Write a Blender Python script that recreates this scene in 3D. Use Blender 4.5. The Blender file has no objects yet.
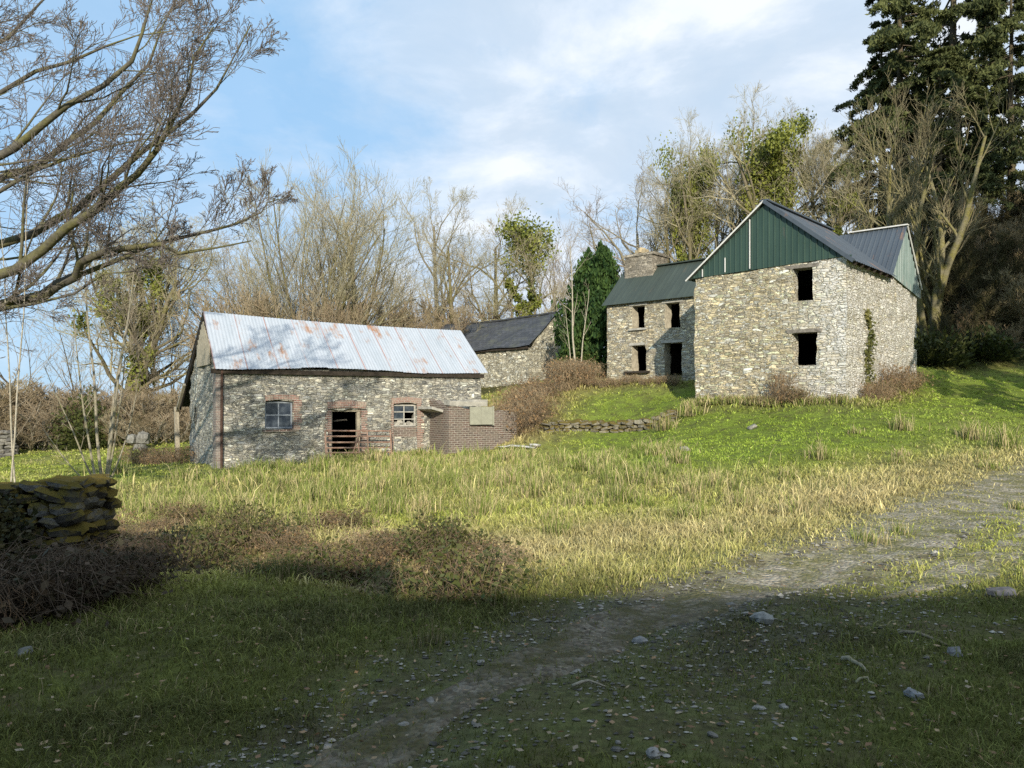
import bpy, math, random
import numpy as np
from mathutils import Vector, Matrix

C = bpy.context.scene.collection
R = math.radians
EYE, F = 1.6, 796.4            # eye height (m) and focal length in pixels (28 mm on 36 mm)

# ------------------------------------------------------------------ noise
def _h(ix, iy, iz, seed):
    n = (ix * 374761393 + iy * 668265263 + iz * 2147483647 + seed * 144665) & 0x7fffffff
    n = ((n ^ (n >> 13)) * 1274126177) & 0x7fffffff
    n = ((n ^ (n >> 15)) * 668265263) & 0x7fffffff
    return ((n ^ (n >> 16)) & 0xffff) / 65535.0

def vnoise(p, scale=1.0, seed=0):
    """value noise in -1..1 at points p (N,2 or 3)"""
    p = np.asarray(p, float)
    if p.shape[1] == 2:
        p = np.column_stack([p, np.zeros(len(p))])
    q = p / scale + 1000.0
    i = np.floor(q).astype(np.int64); f = q - i; f = f * f * (3 - 2 * f)
    out = np.zeros(len(p))
    for dx in (0, 1):
        for dy in (0, 1):
            for dz in (0, 1):
                w = (f[:, 0] if dx else 1 - f[:, 0]) * (f[:, 1] if dy else 1 - f[:, 1]) * (f[:, 2] if dz else 1 - f[:, 2])
                out += w * _h(i[:, 0] + dx, i[:, 1] + dy, i[:, 2] + dz, seed)
    return out * 2 - 1

def fbm(p, scale, seed=0, oct=3):
    s, a = 0, 1.0
    for o in range(oct):
        s = s + a * vnoise(p, scale / 2 ** o, seed + 17 * o); a *= .5
    return s / 1.75

def smooth(a, b, x):
    t = np.clip((x - a) / (b - a), 0, 1); return t * t * (3 - 2 * t)

# ------------------------------------------------------------------ mesh collector
class Geo:
    def __init__(s):
        s.v, s.c, s.uv, s.n = [], [], [], 0
        s.f = []                                  # (faces MxK, mat)
    def add(s, verts, faces, col=None, uv=None, mat=0):
        verts = np.asarray(verts, np.float32).reshape(-1, 3)
        n = len(verts)
        if n == 0: return s
        if isinstance(faces, list) and faces and len({len(q) for q in faces}) > 1:
            for k in {len(q) for q in faces}:
                s.f.append((np.array([q for q in faces if len(q) == k], np.int64) + s.n, mat))
        else:
            s.f.append((np.asarray(faces, np.int64) + s.n, mat))
        s.v.append(verts)
        c = np.ones((n, 3), np.float32) if col is None else np.broadcast_to(np.asarray(col, np.float32), (n, 3))
        s.c.append(c)
        s.uv.append(np.zeros((n, 2), np.float32) if uv is None else np.asarray(uv, np.float32))
        s.n += n
        return s
    def box(s, c, d, rz=0, rx=0, ry=0, col=None, mat=0, jit=0, rng=None):
        c = np.asarray(c, float); d = np.asarray(d, float) / 2
        M = np.array(Matrix.Rotation(rz, 3, 'Z') @ Matrix.Rotation(ry, 3, 'Y') @ Matrix.Rotation(rx, 3, 'X'))
        for ax in range(3):
            for sg in (-1, 1):
                a, b = [k for k in range(3) if k != ax]
                q = []
                for (sa, sb) in ((-1, -1), (1, -1), (1, 1), (-1, 1)):
                    p = np.zeros(3); p[ax] = sg * d[ax]; p[a] = sa * d[a]; p[b] = sb * d[b]; q.append(p)
                q = np.array(q)
                if (sg > 0) == (ax == 1): q = q[::-1]
                if ax == 2: uv = q[:, [0, 1]] + c[[0, 1]]
                else: uv = np.column_stack([q[:, 1 - ax] + c[1 - ax], q[:, 2] + c[2]])
                s.add(q @ M.T + c, [[0, 1, 2, 3]], col, uv, mat)
        return s
    def bar(s, a, b, w, h=None, col=None, mat=0):
        a, b = Vector(a), Vector(b); d = b - a; L = d.length
        q = d.to_track_quat('X', 'Z'); M = np.array(q.to_matrix())
        h = h or w
        t = Geo().box((0, 0, 0), (L, w, h))
        for v, (f, m), uv in zip(t.v, t.f, t.uv):
            s.add(v @ M.T + np.array((a + b) / 2), [[0, 1, 2, 3]], col, uv, mat)
        return s
    def tube(s, pts, rad, k=8, col=None, mat=0, cap=True):
        v, f = tubes([(np.array(pts, float), np.array(rad, float) if not np.isscalar(rad) else np.full(len(pts), rad))], k)
        fl = [list(q) for q in f]
        if cap:
            n = len(pts); fl += [list(range(k))[::-1], list(range((n - 1) * k, n * k))]
        s.add(v, fl, col, None, mat)
        return s
    def build(s, name, mats, parent=None, smooth=False, loc=None):
        me = bpy.data.meshes.new(name)
        V = np.concatenate(s.v); me.vertices.add(len(V)); me.vertices.foreach_set('co', V.ravel())
        lens = np.concatenate([np.full(len(f), f.shape[1], np.int32) for f, m in s.f])
        loops = np.concatenate([f.ravel() for f, m in s.f]).astype(np.int32)
        mi = np.concatenate([np.full(len(f), m, np.int32) for f, m in s.f])
        me.loops.add(len(loops)); me.loops.foreach_set('vertex_index', loops)
        me.polygons.add(len(lens))
        st = np.zeros(len(lens), np.int32); st[1:] = np.cumsum(lens)[:-1]
        me.polygons.foreach_set('loop_start', st)
        me.polygons.foreach_set('material_index', mi)
        me.polygons.foreach_set('use_smooth', np.full(len(lens), smooth))
        a = me.attributes.new('Col', 'FLOAT_COLOR', 'POINT')
        c = np.ones((len(V), 4), np.float32); c[:, :3] = np.concatenate(s.c)
        a.data.foreach_set('color', c.ravel())
        uvl = me.uv_layers.new(name='UV'); uvl.data.foreach_set('uv', np.concatenate(s.uv)[loops].ravel())
        me.update(calc_edges=True); me.validate()
        for m in (mats if isinstance(mats, (list, tuple)) else [mats]): me.materials.append(m)
        o = bpy.data.objects.new(name, me); C.objects.link(o)
        if parent is not None: o.parent = parent
        if loc is not None: o.location = loc
        return o

def tubes(lines, k):
    """lines: [(pts(n,3), rad(n))]; returns verts, quads (no caps)"""
    by = {}
    for p, r in lines: by.setdefault(len(p), []).append((p, r))
    VV, FF, off = [], [], 0
    ang = np.arange(k) / k * 2 * math.pi
    for n, L in by.items():
        P = np.array([p for p, r in L], float); Rr = np.array([r for p, r in L], float)
        T = np.gradient(P, axis=1); T /= np.linalg.norm(T, axis=2, keepdims=True) + 1e-9
        mean = T.mean(axis=1); ref = np.zeros_like(mean)
        ax = np.argmin(np.abs(mean), axis=1); ref[np.arange(len(L)), ax] = 1
        e1 = np.cross(T, ref[:, None, :]); e1 /= np.linalg.norm(e1, axis=2, keepdims=True) + 1e-9
        e2 = np.cross(T, e1)
        V = P[:, :, None, :] + Rr[:, :, None, None] * (np.cos(ang)[None, None, :, None] * e1[:, :, None, :] + np.sin(ang)[None, None, :, None] * e2[:, :, None, :])
        m = len(L)
        i, j, a = np.meshgrid(np.arange(m), np.arange(n - 1), np.arange(k), indexing='ij')
        b = (a + 1) % k; base = i * n * k
        q = np.stack([base + j * k + a, base + j * k + b, base + (j + 1) * k + b, base + (j + 1) * k + a], -1).reshape(-1, 4)
        VV.append(V.reshape(-1, 3)); FF.append(q + off); off += m * n * k
    return np.concatenate(VV), np.concatenate(FF)

def leaf_quads(rng, cen, size, aspect=1.6, up=None, upw=0.0):
    """random leaf-sized quads: verts, faces"""
    n = len(cen)
    d = rng.normal(size=(n, 3))
    if up is not None: d = d * (1 - upw) + np.asarray(up) * upw * 1.6
    d /= np.linalg.norm(d, axis=1, keepdims=True)
    w = np.cross(d, rng.normal(size=(n, 3))); w /= np.linalg.norm(w, axis=1, keepdims=True) + 1e-9
    s = np.broadcast_to(size, (n,))[:, None]
    a = d * s * aspect / 2; b = w * s / 2
    V = np.stack([cen - a, cen + b * .9 - a * .1, cen + a, cen - b * .9 - a * .1], 1).reshape(-1, 3)
    return V, np.arange(n * 4).reshape(-1, 4)

# ------------------------------------------------------------------ objects
def tag(o, label=None, cat=None, group=None, kind=None):
    if label: o['label'] = label
    if cat: o['category'] = cat
    if group: o['group'] = group
    if kind: o['kind'] = kind
    return o
def thing(name, label, cat, loc=(0, 0, 0), rz=0, group=None):
    o = bpy.data.objects.new(name, None); C.objects.link(o)
    o.location = loc; o.rotation_euler = (0, 0, rz); o.empty_display_size = .2
    return tag(o, label, cat, group)
def dup(root, loc, rz=0, scale=(1, 1, 1), label=None, group=None):
    r = root.copy(); C.objects.link(r); r.location = loc; r.rotation_euler = (0, 0, rz); r.scale = scale
    if label: r['label'] = label
    if group: r['group'] = group
    for ch in list(root.children):
        c = ch.copy(); C.objects.link(c); c.parent = r
        for g in list(ch.children):
            d = g.copy(); C.objects.link(d); d.parent = c
    return r

# ------------------------------------------------------------------ materials
class Mat:
    def __init__(s, name, rough=.9, spec=.2):
        s.m = bpy.data.materials.new(name); s.m.use_nodes = True
        s.t = s.m.node_tree; s.n = s.t.nodes
        s.b = s.n['Principled BSDF']; s.out = s.n['Material Output']
        s.b.inputs['Roughness'].default_value = rough
        s.b.inputs['Specular IOR Level'].default_value = spec
    def node(s, typ, **kw):
        x = s.n.new(typ)
        for k, v in kw.items():
            if k in x.inputs.keys() if hasattr(x.inputs, 'keys') else False: s.set(x.inputs[k], v)
            else: setattr(x, k, v)
        return x
    def set(s, sock, v):
        if isinstance(v, bpy.types.NodeSocket): s.t.links.new(v, sock)
        else: sock.default_value = v
    def link(s, a, b): s.t.links.new(a, b)
    def uv(s): return s.node('ShaderNodeUVMap').outputs[0]
    def obj(s): return s.node('ShaderNodeTexCoord').outputs['Object']
    def geo(s): return s.node('ShaderNodeNewGeometry').outputs['Position']
    def attr(s, name='Col'):
        a = s.node('ShaderNodeAttribute'); a.attribute_name = name; return a
    def mapv(s, vec, scale, loc=(0, 0, 0)):
        m = s.node('ShaderNodeMapping'); s.link(vec, m.inputs['Vector'])
        m.inputs['Scale'].default_value = scale; m.inputs['Location'].default_value = loc
        return m.outputs[0]
    def noise(s, vec, scale, detail=4, rough=.6, dist=0):
        x = s.node('ShaderNodeTexNoise'); s.link(vec, x.inputs['Vector'])
        x.inputs['Scale'].default_value = scale; x.inputs['Detail'].default_value = detail
        x.inputs['Roughness'].default_value = rough; x.inputs['Distortion'].default_value = dist
        return x
    def ramp(s, fac, stops, interp='LINEAR'):
        x = s.node('ShaderNodeValToRGB'); s.link(fac, x.inputs[0]); cr = x.color_ramp; cr.interpolation = interp
        while len(cr.elements) < len(stops): cr.elements.new(.5)
        for e, (p, c) in zip(cr.elements, stops):
            e.position = p; e.color = (c, c, c, 1) if np.isscalar(c) else (*c, 1)
        return x.outputs[0]
    def mix(s, fac, a, b, mode='MIX'):
        x = s.node('ShaderNodeMix'); x.data_type = 'RGBA'; x.blend_type = mode; x.clamp_factor = True
        for sock, v in ((x.inputs[0], fac), (x.inputs[6], a), (x.inputs[7], b)):
            if isinstance(v, tuple): v = (*v, 1) if len(v) == 3 else v
            s.set(sock, v)
        return x.outputs[2]
    def math(s, op, a, b=0.0, c=None):
        x = s.node('ShaderNodeMath'); x.operation = op; s.set(x.inputs[0], a); s.set(x.inputs[1], b)
        if c is not None: s.set(x.inputs[2], c)
        return x.outputs[0]
    def bump(s, height, strength=.5, dist=.02, normal=None):
        x = s.node('ShaderNodeBump'); s.link(height, x.inputs['Height'])
        x.inputs['Strength'].default_value = strength; x.inputs['Distance'].default_value = dist
        if normal is not None: s.link(normal, x.inputs['Normal'])
        s.link(x.outputs[0], s.b.inputs['Normal']); return x.outputs[0]
    def color(s, v): s.set(s.b.inputs['Base Color'], (*v, 1) if isinstance(v, tuple) else v)

def stone_mat(name, cols, mortar, sx=3.0, sz=7.0, patch=(.55, .53, .48), patch_amt=.3, damp=(.12, .12, .10), damp_amt=.5, mort_w=.05, extra=None):
    m = Mat(name, .95, .15)
    uv = m.uv()
    wob = m.noise(uv, 2.2, 3)
    off = m.node('ShaderNodeVectorMath', operation='MULTIPLY_ADD')
    m.link(wob.outputs['Color'], off.inputs[0]); off.inputs[1].default_value = (.16, .10, 0); m.link(uv, off.inputs[2])
    def cells(kx, kz, loc):
        vec = m.mapv(off.outputs[0], (kx, kz, 1), loc); o = []
        for ft in ('F1', 'F2'):
            v = m.node('ShaderNodeTexVoronoi'); v.feature = ft; v.distance = 'CHEBYCHEV'; m.link(vec, v.inputs['Vector']); v.inputs['Scale'].default_value = 1; v.inputs['Randomness'].default_value = .8; o.append(v)
        return o[0].outputs['Color'], m.math('SUBTRACT', o[1].outputs['Distance'], o[0].outputs['Distance'])
    ca, ea = cells(sx, sz, (0, 0, 0)); cb, eb = cells(sx * 1.75, sz * 1.7, (5.3, 2.1, 0))
    pick = m.ramp(m.noise(uv, 1.9, 3, .6).outputs[0], [(.47, 0.0), (.49, 1.0)])
    vcolr = m.mix(pick, ca, cb); ed = m.mix(pick, ea, eb)
    sep = m.node('ShaderNodeSeparateColor'); m.link(vcolr, sep.inputs[0])
    n = len(cols)
    base = m.ramp(sep.outputs[0], [(i / n, c) for i, c in enumerate(cols)], 'CONSTANT')
    tone = m.ramp(sep.outputs[2], [(0, .55), (.35, .9), (.8, 1.12), (1, 1.45)])
    base = m.mix(1, base, tone, 'MULTIPLY')
    fine = m.noise(uv, 14, 6, .7)
    base = m.mix(.75, base, m.ramp(fine.outputs[0], [(.28, .35), (.5, .95), (.72, 1.5)]), 'MULTIPLY')
    lich = m.noise(uv, 5.5, 5, .75)
    base = m.mix(m.math('MULTIPLY', m.ramp(lich.outputs[0], [(.55, 0.0), (.66, 1.0)]), patch_amt), base, patch)
    big = m.noise(uv, .55, 4, .65)
    base = m.mix(m.math('MULTIPLY', m.ramp(big.outputs[0], [(.45, 0.0), (.65, 1.0)]), damp_amt), base, m.mix(1, base, damp, 'MULTIPLY'))
    if extra: base = extra(m, uv, base)
    edge = m.ramp(ed, [(0, 0.0), (mort_w * 2, .5), (mort_w * 5, 1.0)])
    gap = m.ramp(m.noise(uv, 6, 3, .7).outputs[0], [(.36, .35), (.56, 1.0)])
    edge = m.math('SUBTRACT', 1.0, m.math('MULTIPLY', m.math('SUBTRACT', 1.0, edge), gap))
    mo = m.mix(.6, mortar, m.ramp(m.noise(uv, 9, 4).outputs[0], [(.3, .5), (.7, 1.4)]), 'MULTIPLY')
    col = m.mix(edge, mo, base)
    m.color(col)
    h = m.math('MULTIPLY_ADD', edge, 1.0, m.math('MULTIPLY', fine.outputs[0], .7))
    h = m.math('MULTIPLY_ADD', sep.outputs[1], .6, h)
    m.bump(h, 1.0, .035)
    return m.m

def brick_mat(name, c1, c2, mortar, dirt):
    m = Mat(name, .95, .1); uv = m.uv()
    b = m.node('ShaderNodeTexBrick'); m.link(uv, b.inputs['Vector'])
    b.inputs['Scale'].default_value = 1; b.inputs['Brick Width'].default_value = .225; b.inputs['Row Height'].default_value = .075
    b.inputs['Mortar Size'].default_value = .011; b.inputs['Bias'].default_value = 0
    b.inputs['Color1'].default_value = (*c1, 1); b.inputs['Color2'].default_value = (*c2, 1); b.inputs['Mortar'].default_value = (*mortar, 1)
    n = m.noise(uv, 3.5, 5, .7)
    col = m.mix(m.ramp(n.outputs[0], [(.4, 0.0), (.68, .85)]), b.outputs[0], dirt)
    col = m.mix(.6, col, m.ramp(m.noise(uv, 18, 4).outputs[0], [(.3, .5), (.7, 1.4)]), 'MULTIPLY')
    m.color(col)
    m.bump(m.math('SUBTRACT', m.noise(uv, 25, 4).outputs[0], b.outputs['Fac']), .7, .012)
    return m.m

def plain(name, col, var=.35, scale=6, rough=.85, spec=.25, bump=.3, second=None, metal=0):
    m = Mat(name, rough, spec); p = m.obj()
    n = m.noise(p, scale, 5, .65)
    c = m.mix(m.ramp(n.outputs[0], [(.38, 0.0), (.65, 1.0)]), col, second or tuple(x * (1 - var) for x in col))
    m.color(c); m.b.inputs['Metallic'].default_value = metal
    if bump: m.bump(m.noise(p, scale * 5, 4).outputs[0], bump, .01)
    return m.m

def vcol(name, rough=.85, spec=.15, trans=0.0, var=.3, scale=9):
    """colour from the mesh attribute, broken up by noise; thin leaves let light through"""
    m = Mat(name, rough, spec)
    a = m.attr(); c = a.outputs['Color']
    if var:
        c = m.mix(1, c, m.ramp(m.noise(m.obj(), scale, 3).outputs[0], [(.3, 1 - var), (.7, 1 + var)]), 'MULTIPLY')
    m.color(c)
    if trans:
        tr = m.node('ShaderNodeBsdfTranslucent'); m.link(c, tr.inputs['Color'])
        mx = m.node('ShaderNodeMixShader'); mx.inputs[0].default_value = trans
        m.link(m.b.outputs[0], mx.inputs[1]); m.link(tr.outputs[0], mx.inputs[2]); m.link(mx.outputs[0], m.out.inputs['Surface'])
    return m.m

def bark_mat(name, col, moss, moss_amt=.6, scale=3):
    m = Mat(name, .95, .1); p = m.obj()
    n = m.noise(p, scale, 5, .7)
    c = m.mix(m.math('MULTIPLY', m.ramp(n.outputs[0], [(.42, 0.0), (.6, 1.0)]), moss_amt), col, moss)
    c = m.mix(.7, c, m.ramp(m.noise(p, scale * 6, 4).outputs[0], [(.3, .5), (.7, 1.4)]), 'MULTIPLY')
    m.color(c); m.bump(m.noise(p, scale * 8, 4).outputs[0], .6, .02)
    return m.m

def roof_metal(name, base, second, rust, rust_amt, rough=.55, lines=0.0, spec=.4, patches=None):
    """painted or galvanised sheet: streaks down the slope, rust patches, darker sheet laps"""
    m = Mat(name, rough, spec); uv = m.uv()
    st = m.noise(m.mapv(uv, (2.2, .35, 1)), 1.0, 5, .6)
    c = m.mix(m.ramp(st.outputs[0], [(.35, 0.0), (.68, 1.0)]), base, second)
    fn = m.noise(m.mapv(uv, (9, 1.6, 1)), 1.0, 4, .7)
    c = m.mix(.35, c, m.ramp(fn.outputs[0], [(.3, .7), (.7, 1.15)]), 'MULTIPLY')
    r = m.noise(m.mapv(uv, (1.5, .55, 1), (3.7, 1.3, 0)), 1.0, 6, .68)
    rf = m.noise(m.mapv(uv, (16, 2.5, 1)), 1.0, 3, .7)
    rm = m.math('MULTIPLY_ADD', rf.outputs[0], .22, r.outputs[0])
    rm = m.ramp(rm, [(.70 - .1 * rust_amt, 0.0), (.80 - .1 * rust_amt, .9)])
    if lines:
        sx = m.node('ShaderNodeSeparateXYZ'); m.link(uv, sx.inputs[0])
        fr = m.math('FRACT', m.math('DIVIDE', sx.outputs[0], lines))
        ln = m.ramp(fr, [(0, 1.0), (.025, .8), (.045, 0.0), (1, 0.0)])
        br = m.ramp(m.noise(m.mapv(uv, (1.1, .5, 1), (9, 4, 0)), 1.0, 3).outputs[0], [(.36, .15), (.52, .95)])
        c = m.mix(m.math('MULTIPLY', ln, br), c, (.34, .17, .13))
    c = m.mix(rm, c, rust)
    m.color(c)
    m.bump(m.noise(uv, 3, 4).outputs[0], .25, .02)
    return m.m
# ------------------------------------------------------------------ terrain
CP = np.array([
 (0,0,0),(-4,0,0),(5,0,.05),(0,3.5,0),(-3,3.5,-.02),(3,3.5,.03),(0,7,-.02),(4,7,0),(-3,7,-.08),(-6,7,-.25),(8,9,.1),(9,14,.2),
 (12.9,20,.85),(0,12,-.06),(-4,12,-.22),(-9,12,-.4),(0,20,.09),(-5,20,-.1),(-9.15,24.7,-.22),(-12,20,-.4),(-14,27,-.43),(-22,42,-.2),
 (-1.3,29.7,.15),(-5,26.6,-.02),(-2.1,27.2,.1),(1,27.6,.33),(1,29.2,.8),(5,27.2,.85),(4.8,29,1.2),(3.5,33,2.0),(2.3,36,2.7),(4.6,35.9,2.9),
 (0,35,2.1),(1.2,32,1.7),(.8,43.5,3.0),(-6,48,2.6),(-6,36,.9),(6.5,28.4,1.82),(10.55,24.9,1.8),(8.5,26.6,1.84),(7,24,1.0),(4.7,20,.55),
 (5.5,13,.13),(7.85,18.5,.67),(9.55,22.5,1.32),(13.3,28.2,2.3),(16,31.2,3.0),(19.6,32,2.8),(18,28,2.25),(17,24,1.5),(22,36.5,5),(24.7,45,11),
 (19,40,6.6),(15,43,6),(10,42,4.4),(31,50,13.6),(35,40,10),(30,30,5),(38,62,15),(30,75,13),(7.4,33,2.65),(5.5,33.3,2.6),(6.3,29.6,1.85),
 (-80,-40,0),(80,-40,1),(0,-60,0),(-80,120,-1),(-30,60,-.6),(-15,56,-.2),(0,62,2),(10,72,4),(85,100,18),(85,20,10),(-60,30,-.6),(0,125,2),(-60,60,-1),
 (25,10,1.0),(-30,10,-.6)], float)
def _U(r2): return np.where(r2 > 1e-9, r2 * np.log(r2 + 1e-9), 0)
_d2 = ((CP[:, None, :2] - CP[None, :, :2]) ** 2).sum(-1); _n = len(CP)
_A = np.zeros((_n + 3, _n + 3)); _A[:_n, :_n] = _U(_d2) + np.eye(_n) * .06
_A[:_n, _n] = 1; _A[:_n, _n + 1:] = CP[:, :2]; _A[_n, :_n] = 1; _A[_n + 1:, :_n] = CP[:, :2].T
_W = np.linalg.solve(_A, np.concatenate([CP[:, 2], np.zeros(3)]))

def poly_dist(X, Y, pts):
    d = np.full(len(X), 1e9)
    for (ax, ay), (bx, by) in zip(pts[:-1], pts[1:]):
        vx, vy = bx - ax, by - ay; t = np.clip(((X - ax) * vx + (Y - ay) * vy) / (vx * vx + vy * vy), 0, 1)
        d = np.minimum(d, np.hypot(X - ax - t * vx, Y - ay - t * vy))
    return d
DITCH = [(-7.5,10.6),(-5,10.0),(-3.4,9.5),(-2.0,8.7),(-.7,7.75)]
RUT_A = [(-2.4,1),(-1.6,2.2),(-.81,3.56),(-.34,4.4),(.64,5.8),(1.85,7.1),(3.65,8.7),(5.9,10.9),(9,14),(13,17.5),(19,22)]
RUT_B = [(1.3,4.6),(1.9,5.5),(2.9,6.6),(4.3,7.9),(6.6,9.9),(10,12.6),(14,16)]
def ground_z(X, Y, rough=True):
    X = np.atleast_1d(np.asarray(X, float)); Y = np.atleast_1d(np.asarray(Y, float))
    x = np.clip(X, -85, 85); y = np.clip(Y, -55, 125)
    out = np.empty(len(x))
    for s in range(0, len(x), 60000):
        e = slice(s, s + 60000)
        r2 = (x[e, None] - CP[None, :, 0]) ** 2 + (y[e, None] - CP[None, :, 1]) ** 2
        out[e] = _U(r2) @ _W[:_n] + _W[_n] + _W[_n + 1] * x[e] + _W[_n + 2] * y[e]
    dd = poly_dist(x, y, DITCH)
    out -= .42 * np.exp(-(dd / .55) ** 2)
    ra = np.minimum(poly_dist(x, y, RUT_A), poly_dist(x, y, RUT_B))
    out -= .05 * np.exp(-(ra / .45) ** 2)
    if rough:
        P = np.column_stack([x, y]); far = smooth(8, 40, y)
        out += vnoise(P, 1.3, 3) * (.045 + .1 * far) + vnoise(P, .42, 5) * .022 + vnoise(P, 6, 8) * .3 * smooth(33, 50, y)
    return out
def gz(x, y): return float(ground_z([x], [y])[0])
def at(px, Y): return (px - 512) / F * Y          # sideways position, in metres, of something Y metres away

def masks(X, Y):
    P = np.column_stack([X, Y]); n1 = fbm(P, 2.6, 21); n2 = fbm(P, .8, 22); n3 = fbm(P, 7, 23)
    m = {}
    ra, rb = poly_dist(X, Y, RUT_A), poly_dist(X, Y, RUT_B)
    wob = n2 * .25
    ta = 1 - smooth(.35, 1.1 + .5 * smooth(7, 12, Y), ra + wob); tb = 1 - smooth(.15, .7, rb + wob)
    lane = (1 - smooth(.3, 1.3, poly_dist(X, Y, [(.6,4.4),(1.6,5.6),(2.9,7.0),(5,9.4)]) + n2 * .7)) * .5
    fade = .6 + .4 * smooth(4.2, 7.5, Y)
    m['track'] = np.clip(np.maximum(np.maximum(ta, tb * .5) * fade, lane) * (1 + n2 * .5 + .3 * n1), 0, 1)
    tan = np.exp(-(poly_dist(X, Y, [(-7,11),(-3.4,10.3),(-.4,9.2),(2,10.2),(5,12.3),(9,16.2),(14,20.5)]) / 1.9) ** 2)
    rush = smooth(-12, -8, X) * (1 - smooth(3, 7, X)) * smooth(12.5, 15, Y) * (1 - smooth(24, 27, Y))
    bank = np.maximum(np.exp(-(poly_dist(X, Y, [(.2,29.5),(1.2,33),(.5,36)]) / 1.5) ** 2), .8 * np.exp(-(poly_dist(X, Y, [(2.5,35.5),(4.2,34.6),(6.2,33)]) / 1.0) ** 2))
    bank = np.maximum(bank, .75 * np.exp(-(poly_dist(X, Y, [(6.6,27.9),(10.6,24.4),(13.6,27.6)]) / .7) ** 2))
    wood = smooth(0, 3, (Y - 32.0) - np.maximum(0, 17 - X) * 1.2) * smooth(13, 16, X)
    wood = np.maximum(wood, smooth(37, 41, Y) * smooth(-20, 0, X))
    m['dry'] = np.clip(.20 + .58 * tan + .25 * rush + .65 * bank + n1 * .30 + n2 * .16 + .1 * n3, 0, 1)
    m['rush'] = np.clip(rush * (.55 + n1 * .9), 0, 1)
    m['bank'] = bank; m['wood'] = wood
    m['brown'] = np.clip(np.exp(-(poly_dist(X, Y, DITCH) / .8) ** 2) * .8 + bank * .45, 0, 1)
    m['near'] = 1 - smooth(6.5, 8.5, Y)  # strip in the cottage's shadow, where colours are darkened as well
    m['up'] = smooth(.5, 3.5, X) * smooth(15.5, 19, Y - .25 * np.maximum(0, X - 6)) * (1 - smooth(31, 36, Y)) * (1 - bank)
    m['n1'], m['n2'] = n1, n2
    return m
def tint(X, Y, m):
    lawn = np.array((.345, .385, .07)); deep = np.array((.175, .30, .03)); straw = np.array((.46, .39, .185)); tan = np.array((.33, .235, .115))
    up = (smooth(.5, 3.5, X - .0 * Y) * smooth(15.5, 19, Y - .25 * np.maximum(0, X - 6)) * (1 - smooth(31, 36, Y)))[:, None]
    g = lawn * (1 - up * .55) + deep * up * .55
    lf = (smooth(-6, -10, X) * smooth(11, 15, Y))[:, None]
    g = g * (1 - .25 * lf) + np.array((.15, .26, .03)) * .25 * lf
    d = (m['dry'] * (1 - .8 * up[:, 0]))[:, None]
    c = g * (1 - d) + straw * d
    b = m['brown'][:, None]; c = c * (1 - b) + tan * b
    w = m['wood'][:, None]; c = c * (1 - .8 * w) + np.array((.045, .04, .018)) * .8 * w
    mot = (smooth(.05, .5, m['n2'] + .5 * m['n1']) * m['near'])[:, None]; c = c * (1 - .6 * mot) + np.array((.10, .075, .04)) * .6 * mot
    nr = m['near'][:, None]; c = c * (1 - .75 * nr) + np.array((.044, .054, .016)) * .75 * nr  # foreground shade put into the turf and blade colour
    return c

# one sheet, finely divided where the field is looked at and coarse out to the horizon
def lines(a, b, fine, far_lo, far_hi):
    x = list(np.arange(a, b + 1e-6, fine)); st = fine; p = b
    while p < far_hi: st *= 1.22; p += st; x.append(p)
    st = fine; p = a
    while p > far_lo: st *= 1.22; p -= st; x.insert(0, p)
    return np.array(x)
gx = lines(-16, 22, .16, -420, 420); gy = lines(1.5, 40, .16, -120, 520)
GX, GY = np.meshgrid(gx, gy); X, Y = GX.ravel(), GY.ravel()
mk = masks(X, Y)
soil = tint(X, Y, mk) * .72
soil = soil * (1 - .75 * mk['track'][:, None]) + (np.array((.36, .31, .22)) * (1 - mk['near'][:, None]) + np.array((.085, .085, .075)) * mk['near'][:, None]) * .75 * mk['track'][:, None]  # near part of the track soil is coloured dark for the shadow
nx, ny = len(gx), len(gy)
ii, jj = np.meshgrid(np.arange(nx - 1), np.arange(ny - 1)); k = (jj * nx + ii).ravel()
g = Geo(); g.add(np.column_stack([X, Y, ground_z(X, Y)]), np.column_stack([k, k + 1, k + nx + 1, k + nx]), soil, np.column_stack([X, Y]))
m = Mat('turf', .95, .1); p = m.geo(); c = m.attr().outputs['Color']
n1 = m.noise(p, 2.2, 6, .7); n2 = m.noise(p, 14, 5, .75)
c = m.mix(m.ramp(n1.outputs[0], [(.42, 0.0), (.66, .75)]), c, (.075, .06, .035))
c = m.mix(.8, c, m.ramp(n2.outputs[0], [(.3, .4), (.7, 1.6)]), 'MULTIPLY')
m.color(c); m.bump(n2.outputs[0], .9, .04)
M_TURF = m.m
ground = g.build('ground', M_TURF, smooth=True); tag(ground, kind='structure')

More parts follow.
